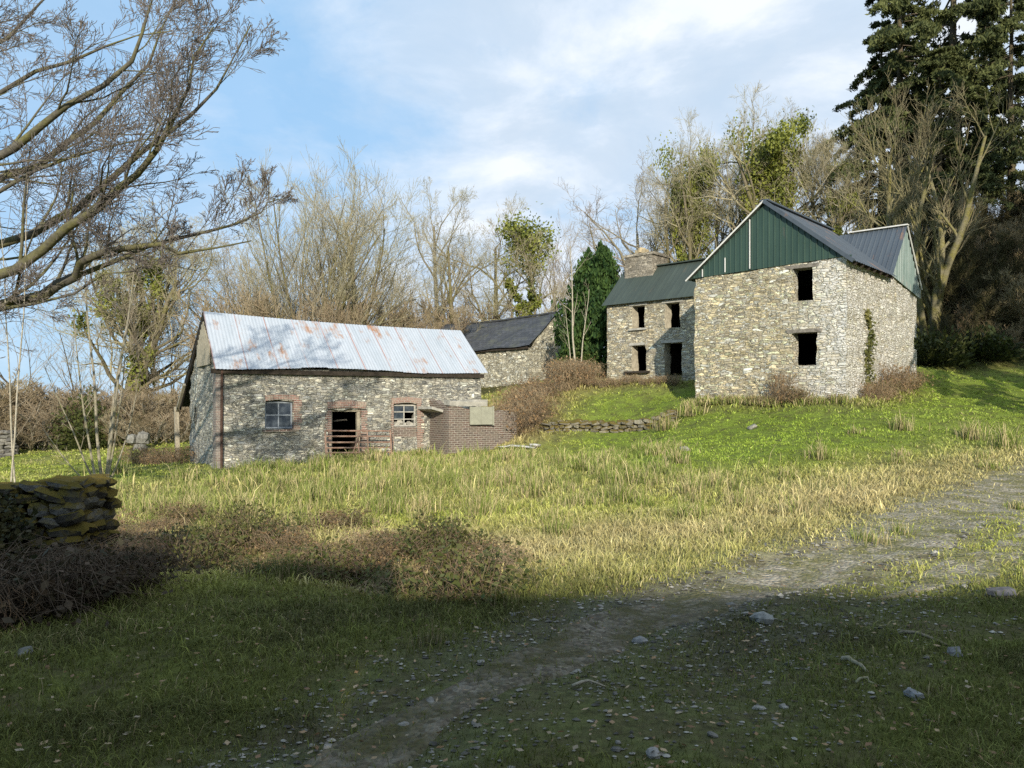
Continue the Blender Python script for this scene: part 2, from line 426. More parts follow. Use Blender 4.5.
# wheel tracks of grey gravel: a sheet just above the ground
def resample(pts, step):
    P = np.array(pts, float); 
    t = np.concatenate([[0], np.cumsum(np.hypot(*np.diff(P, axis=0).T))]); s = np.arange(0, t[-1], step)
    for _ in range(1): x = np.interp(s, t, P[:, 0]); y = np.interp(s, t, P[:, 1])
    ker = np.ones(9) / 9; xs = np.convolve(np.pad(x, 4, 'edge'), ker, 'valid'); ys = np.convolve(np.pad(y, 4, 'edge'), ker, 'valid')
    return np.column_stack([xs, ys])
g = Geo()
for pts, hw, sd in ((RUT_A[1:], .55, 1), (RUT_B[2:], .3, 2)):
    P = resample(pts, .15); T = np.gradient(P, axis=0); T /= np.linalg.norm(T, axis=1, keepdims=True); N = np.column_stack([-T[:, 1], T[:, 0]])
    kx = 9; en = np.minimum(1, np.minimum(np.arange(len(P)), np.arange(len(P))[::-1]) / 14) * (.5 + .5 * smooth(5, 9, P[:, 1]) + .5 * smooth(8, 12, P[:, 1])); w1 = en * hw * (1 + .9 * fbm(P, .9, sd)); w2 = en * hw * (1 + .9 * fbm(P, .9, sd + 40))
    s = np.linspace(-1, 1, kx); off = np.where(s[None] < 0, s[None] * w1[:, None], s[None] * w2[:, None])
    Q = P[:, None] + N[:, None] * off[:, :, None]; q = Q.reshape(-1, 2)
    z = ground_z(q[:, 0], q[:, 1]) + .016 - .03 * (np.abs(np.tile(s, len(P))) > .9)
    i, j = np.meshgrid(np.arange(len(P) - 1), np.arange(kx - 1), indexing='ij'); k = (i * kx + j).ravel()
    g.add(np.column_stack([q, z]), np.column_stack([k, k + kx, k + kx + 1, k + 1]), (1 - .62 * (1 - smooth(6.3, 8.2, q[:, 1])))[:, None] * np.array((1, 1, 1)), q)  # near end darkened in vertex colour, on top of the cast shadow
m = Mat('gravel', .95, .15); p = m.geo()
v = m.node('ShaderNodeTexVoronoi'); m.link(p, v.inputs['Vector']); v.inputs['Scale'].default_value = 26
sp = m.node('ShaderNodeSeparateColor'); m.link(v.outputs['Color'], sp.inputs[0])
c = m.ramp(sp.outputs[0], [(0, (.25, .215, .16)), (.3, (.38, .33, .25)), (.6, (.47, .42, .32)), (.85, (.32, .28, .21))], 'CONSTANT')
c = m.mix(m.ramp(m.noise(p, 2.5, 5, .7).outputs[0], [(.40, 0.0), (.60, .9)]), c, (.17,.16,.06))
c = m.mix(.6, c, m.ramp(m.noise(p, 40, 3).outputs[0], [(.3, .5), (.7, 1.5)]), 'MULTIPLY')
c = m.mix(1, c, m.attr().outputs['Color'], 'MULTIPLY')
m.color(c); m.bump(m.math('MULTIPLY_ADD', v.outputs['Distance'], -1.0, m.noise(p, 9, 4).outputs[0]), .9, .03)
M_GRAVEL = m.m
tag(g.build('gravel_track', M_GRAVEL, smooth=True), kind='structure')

# ------------------------------------------------------------------ walls of rubble with openings
def wall(g, p0, u, L, z0, z1, th, holes=(), prof=None, step=.14, mat=0, mat_in=1, amp=.03, seed=5, ends=(True, True), uoff=0, jag=0.0, mat_rv=None):
    """outer face starts at p0 and runs L along the unit vector u; holes = (u0,u1,z0,z1); prof(u) is the height of the wall head"""
    u = np.array(u, float); n = np.array((u[1], -u[0]))
    us = {0.0, L}; zs = {z0, z1}
    for h in holes: us |= {h[0], h[1]}; zs |= {h[2], h[3]}
    def fill(s):
        s = sorted(s); o = []
        for a, b in zip(s[:-1], s[1:]):
            k = max(1, round((b - a) / step)); o += [a + (b - a) * i / k for i in range(k)]
        return np.array(o + [s[-1]])
    U, Z = fill(us), fill(zs); nz = len(Z); extra = 0
    if prof is not None:
        top = max(prof(x) for x in U) - z1; extra = max(1, int(round(top / step)))
    rows = nz + extra; nu = len(U)
    G = np.zeros((nu, rows, 2))
    for i, x in enumerate(U):
        G[i, :, 0] = x; G[i, :nz, 1] = Z
        if extra: G[i, nz:, 1] = z1 + (max(prof(x), z1) - z1) * np.arange(1, extra + 1) / extra
    if jag: G[:, -1, 1] += jag * vnoise(np.column_stack([U, U * 0 + seed]), .35, seed)
    flat = G.reshape(-1, 2)
    def place(depth):
        P = np.column_stack([p0[0] + u[0] * flat[:, 0] - n[0] * depth, p0[1] + u[1] * flat[:, 0] - n[1] * depth, flat[:, 1]])
        D = np.column_stack([vnoise(P, .32, seed + a) + .6 * vnoise(P, .15, seed + 9 + a) for a in range(3)]) * amp
        return P + D
    A, B = place(0), place(th)
    idx = lambda i, j: i * rows + j
    solid = np.ones((nu - 1, rows - 1), bool)
    for h in holes:
        for i in range(nu - 1):
            for j in range(rows - 1):
                uc = (U[i] + U[i + 1]) / 2
                if h[0] < uc < h[1] and j < nz - 1 and h[2] < (Z[j] + Z[j + 1]) / 2 < h[3]: solid[i, j] = False
    fo, fi, fr = [], [], []; N = len(A)
    for i in range(nu - 1):
        for j in range(rows - 1):
            if not solid[i, j]: continue
            a, b, c, d = idx(i, j), idx(i + 1, j), idx(i + 1, j + 1), idx(i, j + 1)
            fo.append((a, b, c, d)); fi.append((a + N, d + N, c + N, b + N))
            for (di, dj, e0, e1) in ((-1, 0, d, a), (1, 0, b, c), (0, -1, a, b), (0, 1, c, d)):
                ni, nj = i + di, j + dj
                inside = 0 <= ni < nu - 1 and 0 <= nj < rows - 1
                if inside and solid[ni, nj]: continue
                if not inside and nj < 0: continue
                if not inside and ni < 0 and not ends[0]: continue
                if not inside and ni >= nu - 1 and not ends[1]: continue
                fr.append((e1, e0, e0 + N, e1 + N, di != 0))
    uv = flat + np.array((uoff, 0))
    g.add(A, fo, None, uv, mat)
    g.add(B, np.array(fi) - N, None, uv, mat_in)
    V = np.concatenate([A, B])
    rv, ru, rf = [], [], []
    for (a, b, c, d, vert) in fr:
        k = len(rv); rf.append((k, k + 1, k + 2, k + 3))
        for q, dp in ((a, 0), (b, 0), (c, th), (d, th)):
            rv.append(V[q]); f2 = flat[q % N]
            ru.append((f2[0] + uoff + (dp if vert else 0), f2[1] + (0 if vert else dp)))
    if rv: g.add(rv, rf, None, ru, mat if mat_rv is None else mat_rv)
    return g

def sheet(g, top, bot, n, rows, pitch, amp, kind='sine', sag=None, mat=0, per=8, uoff=0.0, jit=0.0, seed=0, dn=(0, 0, 1)):
    """corrugated or ribbed sheeting between two edges; top(t), bot(t) for t in 0..1; ribs run from top to bottom"""
    a0, a1 = np.array(top(0.0)), np.array(top(1.0)); b0, b1 = np.array(bot(0.0)), np.array(bot(1.0))
    W = max(np.linalg.norm(a1 - a0), np.linalg.norm(b1 - b0)); cols = max(2, int(W / pitch * per) + 1) if n is None else n
    t = np.linspace(0, 1, cols); Tp = np.array([top(x) for x in t], float); Bt = np.array([bot(x) for x in t], float)
    if jit:
        sh = np.floor(t * W / .9); rr = np.array([_h(np.array([int(q)]), np.array([3]), np.array([1]), seed)[0] for q in sh]) - .5
        dirn = (Bt - Tp) / (np.linalg.norm(Bt - Tp, axis=1, keepdims=True) + 1e-6); Bt = Bt + dirn * rr[:, None] * jit
    s = np.linspace(0, 1, rows)
    P = Tp[:, None] * (1 - s[None, :, None]) + Bt[:, None] * s[None, :, None]
    ax = (a1 - a0) if np.linalg.norm(a1 - a0) > .05 else (b1 - b0); dn_ = (Bt[cols // 2] - Tp[cols // 2])
    nrm = np.cross(ax, dn_); nrm /= np.linalg.norm(nrm)
    if np.dot(nrm, dn) < 0: nrm = -nrm
    ph = t * W / pitch
    if kind == 'sine': w = amp * np.cos(ph * 2 * math.pi)
    else:
        fr = ph % 1.0; w = amp * np.clip((.16 - np.abs(fr - .5)) / .06, 0, 1)
    P = P + nrm * w[:, None, None]
    if sag is not None: P[:, :, 2] += sag(t[:, None], s[None, :])
    slope = np.linalg.norm(Bt - Tp, axis=1)
    UV = np.stack([np.broadcast_to((t * W + uoff)[:, None], P.shape[:2]), s[None, :] * slope[:, None]], -1)
    i, j = np.meshgrid(np.arange(cols - 1), np.arange(rows - 1), indexing='ij'); k = (i * rows + j).ravel()
    g.add(P.reshape(-1, 3), np.column_stack([k, k + rows, k + rows + 1, k + 1]), None, UV.reshape(-1, 2), mat)
    return g
lerp = lambda a, b: (lambda t: tuple(x + (y - x) * t for x, y in zip(a, b)))

# ------------------------------------------------------------------ building materials
M_STONE_H = stone_mat('farmhouse_rubble', [(0.569,0.498,0.352),(0.417,0.377,0.293),(0.671,0.617,0.434),(0.501,0.440,0.307),(0.671,0.663,0.555),(0.334,0.298,0.231),(0.619,0.522,0.336),(0.485,0.457,0.390)],
    (0.346,0.314,0.230), 3.1, 11.5, (.62,.60,.53), .5, (.62,.62,.55), .3, .035)
def whitewash(m, uv, base):
    sx = m.node('ShaderNodeSeparateXYZ'); m.link(uv, sx.inputs[0])
    a = m.ramp(m.math('DIVIDE', sx.outputs[0], 8.0), [(.40, 0.0), (.62, .95), (.8, 1.0), (1, .9)])
    b = m.ramp(m.noise(uv, 1.6, 5, .7).outputs[0], [(.30, 0.15), (.50, 1.0)])
    c = m.ramp(m.noise(uv, 12, 4, .7).outputs[0], [(.32, .2), (.5, 1.0)])
    return m.mix(m.math('MULTIPLY', m.math('MULTIPLY', a, b), m.math('MULTIPLY', c, .88)), base, (.80, .785, .74))
M_STONE_W = stone_mat('wing_rubble', [(0.623,0.534,0.352),(0.468,0.410,0.293),(0.657,0.649,0.434),(0.537,0.460,0.301),(0.657,0.649,0.565),(0.364,0.320,0.237),(0.657,0.560,0.336),(0.519,0.486,0.396)],
    (0.358,0.320,0.230), 3.1, 11.5, (.64,.62,.55), .5, (.65,.65,.6), .25, .035, whitewash)
M_STONE_B = stone_mat('barn_rubble', [(0.365,0.362,0.332),(0.522,0.496,0.421),(0.270,0.276,0.260),(0.637,0.602,0.485),(0.463,0.440,0.360),(0.684,0.691,0.592),(0.329,0.325,0.286),(0.557,0.525,0.421)],
    (0.325,0.306,0.256), 3.8, 12, (.5,.5,.46), .55, (.55,.57,.57), .5, .035)
M_STONE_O = stone_mat('outbuilding_rubble', [(0.497,0.461,0.343),(0.629,0.583,0.432),(0.365,0.340,0.268),(0.720,0.681,0.522),(0.447,0.405,0.298),(0.720,0.720,0.626)],
    (0.288,0.270,0.204), 3.4, 9, (.62,.6,.54), .6, (.6,.6,.55), .25, .035)
M_DARK = plain('interior_shade_black', (.022, .020, .018), .5, 3, .95, .05)  # indoor shade as colour: inner wall faces near black so openings look unlit
M_BRICK_RED = brick_mat('weathered_red_brick', (.38,.21,.165), (.31,.18,.15), (.42,.38,.32), (.38,.33,.26))
M_BRICK_GREY = brick_mat('old_purple_brick', (.20,.135,.11), (.105,.078,.07), (.40,.365,.31), (.22,.195,.155))
M_WOOD = plain('grey_weathered_wood', (.26,.235,.20), .5, 9, .9, .1, .6)
M_PALE_WOOD = plain('bleached_timber', (.46,.41,.31), .35, 9, .9, .1, .5)
M_DARK_WOOD = plain('dark_timber', (.06,.05,.04), .4, 9, .9, .1, .6)
M_RUST = plain('rusted_iron', (.20,.105,.07), .5, 12, .8, .2, .4, (.10,.06,.045))
M_GATE = plain('rusty_galvanised_tube', (.36,.25,.19), .4, 9, .7, .3, .3, (.22,.12,.08))
M_CONC = plain('lichen_concrete', (.47,.45,.39), .35, 5, .95, .1, .5)
M_WHITE = plain('flaking_white_paint', (.74,.73,.68), .2, 8, .7, .3, .2)
M_OLD_WHITE = plain('greyed_white_paint', (.50,.485,.43), .35, 8, .8, .2, .3)
m = Mat('dirty_window_glass', .12, .5); m.color(m.mix(m.ramp(m.noise(m.obj(), 5, 4).outputs[0], [(.4, 0.0), (.7, .8)]), (.025,.035,.05), (.10,.12,.14))); M_GLASS = m.m
M_ROOF_BARN = roof_metal('pale_galvanised_roof', (.47,.51,.56), (.39,.44,.49), (.36,.19,.10), .22, .65, .98, .25)
M_GREEN = roof_metal('green_box_profile_sheet', (.043,.080,.060), (.030,.060,.046), (.10,.09,.07), -.5, .45, 0, .4)
M_ROOF_MAIN = roof_metal('dull_green_roof', (.066,.084,.068), (.048,.062,.052), (.09,.085,.06), -.2, .6, 0, .3)
M_ROOF_BLUE = roof_metal('slate_blue_sheet', (.085,.105,.125), (.06,.075,.095), (.22,.14,.10), .0, .5, 0, .4)
m = Mat('slate_roof', .6, .35); uv = m.uv()
b = m.node('ShaderNodeTexBrick'); m.link(uv, b.inputs['Vector']); b.inputs['Scale'].default_value = 1; b.inputs['Brick Width'].default_value = .3; b.inputs['Row Height'].default_value = .22; b.inputs['Mortar Size'].default_value = .008
b.inputs['Color1'].default_value = (.055,.06,.068,1); b.inputs['Color2'].default_value = (.09,.095,.105,1); b.inputs['Mortar'].default_value = (.02,.02,.022,1)
c = m.mix(m.ramp(m.noise(uv, 1.4, 5, .7).outputs[0], [(.5, 0.0), (.68, .6)]), b.outputs[0], (.12,.125,.085))
m.color(c); m.bump(b.outputs['Fac'], -.5, .01); M_SLATE = m.m

# ------------------------------------------------------------------ farmhouse (local z = 0 at eye height of the photographer)
HU = (.739, -.673); HROT = math.atan2(HU[1], HU[0])
house = thing('farmhouse', 'derelict two-storey stone farmhouse with green sheeted gable and empty black windows', 'farmhouse', (6.55, 28.5, 1.6), HROT)
EV, RG = 4.84, 6.95
g = Geo()
wx, d0, d1, xl, xr = 5.3, 4.24, 7.4, -6.87, 5.3
up = lambda x: 4.72 + .12 * x / wx
wall(g, (0, 0), (1, 0), wx, -1.4, 4.70, .5, [(3.55, 4.24, 3.55, 4.62), (3.55, 4.36, 1.45, 2.52)], up, amp=.035, jag=.03)
wall(g, (wx, .5), (0, 1), d1 - .5, -1.4, 4.80, .5, [(7.1 - .5, 7.4 - .5, 2.3, 2.75)], lambda y: 4.8, amp=.045, seed=5, uoff=5.3, jag=.1)
wall(g, (0, d0), (0, -1), d0 - .5, -1.4, 4.80, .5, uoff=-4.3)
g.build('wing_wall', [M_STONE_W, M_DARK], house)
g = Geo()
wall(g, (xl, d0), (1, 0), -xl, -1.0, 4.80, .5, [(-5.52 - xl, -4.86 - xl, 3.60, 4.62), (-3.83 - xl, -3.10 - xl, 3.50, 4.60), (-5.52 - xl, -4.80 - xl, 1.72, 2.86), (-3.86 - xl, -3.02 - xl, .45, 2.87)], amp=.035, mat_rv=2)
mid = (d0 + d1) / 2
gab = lambda y: 4.8 + (6.40 - 4.8) * max(0, 1 - abs(y - (d1 - d0) / 2) / ((d1 - d0) / 2))
wall(g, (xl, d1), (0, -1), d1 - d0 - .5, -1.0, 4.80, .5, prof=lambda s: gab(s), uoff=3)
wall(g, (xr - .5, d1), (-1, 0), xr - xl - 1.0, -1.0, 4.8, .5, uoff=9)
M_PLASTER = plain('crumbling_lime_plaster', (.52,.47,.36), .4, 7, .95, .1, .6)
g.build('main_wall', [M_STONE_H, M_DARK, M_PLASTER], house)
g = Geo()                                                       # floors and cross walls inside, coloured dark to keep the openings black
g.box((2.65, 2.4, 2.95), (4.2, 3.7, .12)); g.box((-.8, 6.2, 3.1), (10.8, 2.8, .12)); g.box((-.8, 6.2, .1), (10.8, 2.8, .1)); g.box((2.65, 2.4, .4), (4.2, 3.7, .1))
g.box((2.65, 4.5, 2.0), (4.2, .15, 5.4)); g.box((-4.35, 6.2, 2.3), (.15, 2.8, 5))
g.build('inner_partition', M_DARK_WOOD, house)
# lintels and sills
for (x0, x1, z, y) in ((3.35, 4.45, 4.67, 0), (3.38, 4.52, 2.57, 0), (-5.66, -4.72, 4.66, d0), (-3.98, -2.95, 4.64, d0), (-5.66, -4.7, 2.91, d0), (-4.02, -2.9, 2.93, d0)):
    Geo().box(((x0 + x1) / 2, y + .2, z), (x1 - x0, .46, .11), ry=.02 if y == 0 else 0).build('lintel', M_WOOD if y == 0 else M_CONC, house)
Geo().box((-5.2, d0 + .05, 1.67), (1.25, .5, .09)).build('sill', M_DARK_WOOD, house)
Geo().box((-5.19, d0 + .1, 3.56), (.9, .4, .08)).build('sill', M_CONC, house)
# main roof, front slope left of the wing, valley, right part, back
ov = .16; rs = (RG - EV) / (mid - d0)
rz = lambda y: RG - rs * abs(mid - y)
RGL, RGR = 6.55, 6.72; ws = (RG - EV) / (wx / 2)                # the old range's ridge is a little lower than the wing's
rzr = lambda y: RGR - (RGR - EV) / (mid - d0) * abs(mid - y)
g = Geo(); ye = d0 - .22
sheet(g, lerp((xl - .1, mid, RGL + .02), (0.2, mid, RGL + .02)), lerp((xl - .15, ye, EV - .11), (0.2, ye, EV - .11)), None, 8, .25, .007, 'box', per=10, sag=lambda t, s: -.06 * np.sin(t * 3.1) * (1 - s) + 0 * s)
xc = wx / 2 - (RG - RGL) / ws
sheet(g, lerp((0.2, mid, RGL + .02), (xc, mid, RGL + .02)), lerp((0.2, ye, EV - .11), (xc, mid - .02, RGL)), None, 8, .25, .007, 'box', per=10)
for xa, xb, rg in ((xl - .1, wx / 2, RGL), (wx / 2 + .003, xr + .12, RGR)): sheet(g, lerp((xa, mid, rg + .02), (xb, mid, rg + .02)), lerp((xa, d1 + .25, EV - .13), (xb, d1 + .25, EV - .13)), None, 4, .25, .018, 'box', per=6)
g.build('main_roof', M_ROOF_MAIN, house)
g = Geo()
ws = (RG - EV) / (wx / 2); wz = lambda x: RG - ws * abs(x - wx / 2)
vx = lambda x: mid - (x - wx / 2) * ws / rs                      # valley line between the two roofs
xd = wx / 2 + (RG - RGR) / ws
sheet(g, lerp((xd, mid, RGR + .02), (xr + .12, mid, RGR + .02)), lerp((xd, mid - .02, RGR), (xr + .12, vx(xr + .12), wz(xr + .12))), None, 8, .25, .022, 'box', per=10)
xe = wx + .28; fy = -.16
def rt(t): return (wx / 2, fy + (mid - fy) * t, RG + .03)
def rb(t):
    y = fy + (mid - fy) * t; x = min(xe, wx / 2 + (mid - y) * rs / ws + .02); return (x, y, wz(x) + .012)
sheet(g, rt, rb, None, 8, .25, .022, 'box', per=10)
g.build('wing_roof', M_ROOF_BLUE, house)
g = Geo(); xw = -.25
def lb(t):
    y = fy + (mid - fy) * t; x = max(xw, wx / 2 - (RG - RGL + (RGL - EV) / (mid - d0) * (mid - y)) / ws - .02); return (x, y, wz(x) + .012)
sheet(g, rt, lb, None, 8, .25, .022, 'box', per=10)
g.build('wing_roof', M_ROOF_MAIN, house)
# green gable sheeting, right gable sheeting
g = Geo()
sheet(g, lambda t: (-.12 + (wx + .3) * t, -.05, max(wz(-.12 + (wx + .3) * t) - .05, up(t * wx) + .0)), lambda t: (-.12 + (wx + .3) * t, -.05, min(up(t * wx) - .02, wz(-.12 + (wx + .3) * t) - .05)), None, 6, .2, .025, 'box', per=12, dn=(0, -1, 0))
gc = g.build('gable_cladding', M_GREEN, house); gc['label'] = 'dark green ribbed sheet cladding on the front gable'
g = Geo()
sheet(g, lambda t: (xr + .06, d0 - .15 + (d1 - d0 + .35) * t, rzr(d0 - .15 + (d1 - d0 + .35) * t) - .04), lambda t: (xr + .06, d0 - .15 + (d1 - d0 + .35) * t, min(4.76 - .5 * t, rzr(d0 - .15 + (d1 - d0 + .35) * t) - .05)), None, 5, .2, .025, 'box', per=12, dn=(1, 0, 0))
M_GALV = roof_metal('streaked_pale_green_sheet', (.30,.36,.34), (.10,.17,.15), (.3,.3,.28), .2, .5)
gc = g.build('gable_cladding', M_GALV, house); gc['label'] = 'pale streaked sheet cladding on the right end gable'
# white verge trims, ridge cappings, joint strips
t = Geo().bar((xw - .03, fy - .02, wz(xw) - .02), (wx / 2, fy - .02, RG + .03), .03, .05).build('verge_trim', M_WHITE, house); t['label'] = 'white verge strip up the left rake of the front gable'
Geo().bar((wx / 2, fy - .02, RG + .03), (xe, fy - .02, wz(xe) - .0), .05, .12).build('verge_trim', M_ROOF_BLUE, house)
Geo().bar((wx / 2, fy, RG + .06), (wx / 2, mid, RG + .06), .28, .05).build('ridge_cap', M_ROOF_BLUE, house)
t = Geo().bar((wx / 2 + .7, mid, RGR + .075), (xr + .15, mid, RGR + .06), .2, .045).build('ridge_cap', M_WHITE, house); t['label'] = 'white capping along the right end ridge'
Geo().bar((xl - .1, mid, RGL + .02), (wx / 2 - .3, mid, RGL + .05), .24, .05).build('ridge_cap', M_ROOF_MAIN, house)
Geo().bar((xr + .13, mid, RGR), (xr + .13, d1 + .2, rzr(d1 + .2)), .03, .05).build('verge_trim', M_WHITE, house)
Geo().box((2.13, -.10, (wz(2.13) + up(2.13)) / 2 - .03), (.035, .02, wz(2.13) - up(2.13) - .1)).build('joint_strip', M_WHITE, house)
Geo().box((1.22, -.10, up(1.2) + .28), (.035, .02, .5)).build('joint_strip', M_WHITE, house)
Geo().box((.35, -.10, up(.3) + .12), (.035, .02, .26)).build('joint_strip', M_WHITE, house)
g = Geo()
for y in np.arange(.2, d0 + .1, .6): g.box((wx + .06, y, wz(wx + .06) - .09), (.45, .06, .1), ry=.67)
g.box((wx - .12, (d0 + .0) / 2, 4.78), (.2, d0 - .4, .1))
g.build('rafter_end', M_DARK_WOOD, house)
# chimney
g = Geo(); cx0 = xl + .95
wall(g, (cx0 - .74, mid - .45), (1, 0), 1.48, 5.7, 7.05, .4, amp=.02); wall(g, (cx0 + .74, mid - .05), (0, 1), .5, 5.7, 7.05, .4, amp=.02)
wall(g, (cx0 - .74, mid + .45), (0, -1), .5, 5.7, 7.05, .4, amp=.02); wall(g, (cx0 + .74, mid + .85), (-1, 0), 1.48, 5.7, 7.05, .4, amp=.02)
M_CHIM = stone_mat('chimney_stone', [(.34,.30,.235),(.38,.335,.26),(.31,.275,.22),(.41,.365,.285)], (.36,.32,.25), 3, 8, (.45,.42,.35), .3, mort_w=.02)
ch = g.build('chimney', [M_CHIM, M_DARK], house)
Geo().box((cx0, mid + .2, 7.1), (1.62, 1.40, .1)).box((cx0 + .05, mid + .2, 7.18), (1.3, 1.0, .07)).build('chimney_cap', M_CHIM, ch)
rngc = np.random.default_rng(4); g = Geo()
for _ in range(7): g.box((cx0 - .05 + rngc.normal(0, .18), mid + .0 + rngc.normal(0, .12), 7.26 + abs(rngc.normal(0, .06))), rngc.uniform(.14, .3, 3), rngc.uniform(0, 3), rngc.uniform(0, .4))
g.build('loose_stones', plain('ochre_stone', (.48,.39,.24), .3, 5), ch)

# ------------------------------------------------------------------ barn (local z = world z)
BU = (.848, .530); BROT = math.atan2(BU[1], BU[0])
barn = thing('stone_barn', 'low grey stone barn with a rust-streaked pale corrugated iron roof', 'barn', (-9.15, 24.7, 0), BROT)
BL, BD = 9.4, 4.4
g = Geo()
bh = lambda s: 3.0 - .02 * s / BL
wall(g, (0, 0), (1, 0), BL, -.9, 2.9, .45, [(1.47, 2.40, .98, 1.89), (3.65, 4.72, -.3, 1.63), (5.89, 6.81, .62, 1.81)], bh, amp=.04, seed=31)
def lg(s):
    y = BD - s; return 2.9 + max(0, (4.66 - 2.9) * max(0, 1 - (1.75 - y) / 1.9 if y < 1.75 else 1 - (y - 1.75) / 2.9))
wall(g, (0, BD), (0, -1), BD - .45, -.9, 2.9, .45, [(.9, 1.25, .9, 1.7)], lg, amp=.05, seed=31, uoff=12)
wall(g, (BL, .45), (0, 1), BD - .45, -.9, 2.9, .45, prof=lambda s: 2.9 + max(0, (4.5 - 2.9) * max(0, 1 - abs(s + .45 - 1.75) / 1.9)), amp=.04, seed=31, uoff=20)
wall(g, (BL - .45, BD), (-1, 0), BL - .9, -.9, 2.85, .45, amp=.04, seed=31, uoff=30)
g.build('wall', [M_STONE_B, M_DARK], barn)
g = Geo(); g.box((BL / 2, 2.4, -.12), (BL - 1, 3.4, .1)); g.box((BL / 2 - 1.4, 2.5, 1.4), (.12, 3.2, 2.8)); g.box((5.6, 2.4, 1.4), (.12, 3.0, 2.8)); g.build('inner_partition', M_DARK_WOOD, barn)  # barn inside coloured dark, standing in for unlit depth
# roof: front slope with a sagging ridge and ragged eaves, long rear slope
def sagf(t, s): return -(.10 * np.sin(np.clip(t, 0, 1) * 2.6 + .25) * (1 - s) - .03) - .05 * np.sin(t * 9 + s) * s - .10 * np.clip(t - .3, 0, 1) ** 1.0 * s - .12 * t * (1 - s)
RB = 4.84; RY = 1.75
g = Geo(); sheet(g, lerp((-.08, RY, RB), (BL + .12, RY, RB)), lerp((-.12, -.22, 2.90), (BL + .22, -.22, 2.98)), None, 16, .11, .006, 'sine', sagf, per=7, jit=.07, seed=4)
r1 = g.build('roof', M_ROOF_BARN, barn, smooth=True)
g = Geo(); sheet(g, lerp((-.08, RY, RB), (BL + .12, RY, RB)), lerp((-.14, 6.1, 1.72), (BL + .1, 6.1, 1.72)), None, 10, .11, .006, 'sine', lambda t, s: sagf(t, 0 * s) * (1 - s), per=5)
r2 = g.build('rear_roof', plain('blackened_roof_sheet', (.10,.095,.09), .4, 2, .8, .2, .2), barn, smooth=True)
g = Geo()
g.bar((-.2, -.10, 2.80), (BL + .1, -.10, 2.86), .05, .14); g.bar((-.05, RY, RB - .12), (-.08, 6.0, 1.66), .05, .16); g.bar((-.05, RY, RB - .12), (-.05, -.1, 2.86), .05, .13)
g.build('barge_board', M_DARK_WOOD, barn)
g = Geo()                                                       # boarding at the top of the left gable
for i, y in enumerate(np.arange(.75, 2.75, .19)):
    h = (4.6 - 3.0) * (1 - abs(y - 1.75) / 1.95) - .12
    g.box((-.08, y, 3.05 + h / 2), (.03, .165, h), rx=.01 * math.sin(i * 9))
g.build('gable_boarding', M_PALE_WOOD, barn)
# lean-to post, strut and plate at the back of the gable
Geo().bar((-.2, 5.75, -.5), (-.25, 5.75, 1.72), .15).build('lean_to_post', M_PALE_WOOD, barn)
Geo().bar((-.22, 4.3, 2.5), (-.24, 5.72, 1.55), .09).build('lean_to_strut', M_PALE_WOOD, barn)
Geo().tube([(.12, -.09, -.3), (.12, -.09, 1.2), (.13, -.10, 2.95)], 0.04, 8).build('drainpipe', plain('rusty_pipe', (.10,.06,.045), .4, 9), barn)
g = Geo()                                                       # brick quoin at the front left corner
g.box((.03, .15, 1.25), (.16, .44, 3.25)).build('corner_quoin', brick_mat('dusty_corner_brick', (.29,.215,.185), (.20,.165,.15), (.36,.33,.28), (.30,.28,.245)), barn)
def brick_surround(x0, x1, z0, z1, side_l=.2, side_r=.2, head=.2, mat=M_BRICK_RED, rise=.05):
    g = Geo(); n = max(6, int((x1 - x0 + side_l + side_r) / .085)); a, b = x0 - side_l * .6, x1 + side_r * .6
    for i in range(n):
        x = a + (b - a) * (i + .5) / n; t = (x - a) / (b - a)
        g.box((x, .03, z1 + head / 2 + rise * math.sin(math.pi * t)), ((b - a) / n - .006, .16, head), ry=(t - .5) * .15)
    rng = random.Random(int(x0 * 100)); z = z0
    while z < z1 - .04:
        for (xa, sd, sg) in ((x0, side_l, -1), (x1, side_r, 1)):
            if sd: w = sd * rng.choice((.55, 1.0, .8)); g.box((xa + sg * (w / 2 - .005), .05, z + .036), (w, .18, .066))
        z += .075
    return g.build('brick_surround', mat, barn)
def window(x0, x1, z0, z1, cols, rows_, y, mat, bar=.035, only=None):
    fr = Geo(); w = .05
    fr.box(((x0 + x1) / 2, y, z1 - w / 2), (x1 - x0, .06, w)).box(((x0 + x1) / 2, y, z0 + w / 2), (x1 - x0, .08, w))
    fr.box((x0 + w / 2, y + .003, (z0 + z1) / 2), (w, .055, z1 - z0 - 2 * w)).box((x1 - w / 2, y + .003, (z0 + z1) / 2), (w, .055, z1 - z0 - 2 * w))
    for i in range(1, cols): fr.box((x0 + (x1 - x0) * i / cols, y, (z0 + z1) / 2), (bar, .04, z1 - z0 - 2 * w))
    for j in range(1, rows_): fr.box(((x0 + x1) / 2, y + .002, z0 + (z1 - z0) * j / rows_), (x1 - x0 - 2 * w, .036, bar))
    f = fr.build('window', mat, barn)
    for i in range(cols):
        for j in range(rows_):
            if only and not only(i, j): continue
            a, b = x0 + (x1 - x0) * i / cols, x0 + (x1 - x0) * (i + 1) / cols; c, d = z0 + (z1 - z0) * j / rows_, z0 + (z1 - z0) * (j + 1) / rows_
            Geo().box(((a + b) / 2, y + .008, (c + d) / 2), (b - a - .03, .006, d - c - .03), rx=.01 * ((i * 7 + j * 5) % 3 - 1)).build('pane', M_GLASS, f)
    return f
brick_surround(1.47, 2.40, .95, 1.89, .0, .26, .17)
f = window(1.49, 2.38, 1.0, 1.87, 2, 2, .14, plain('blue_grey_frame', (.30,.34,.38), .3, 8)); f['label'] = 'small window with blue-grey frame and dark panes'
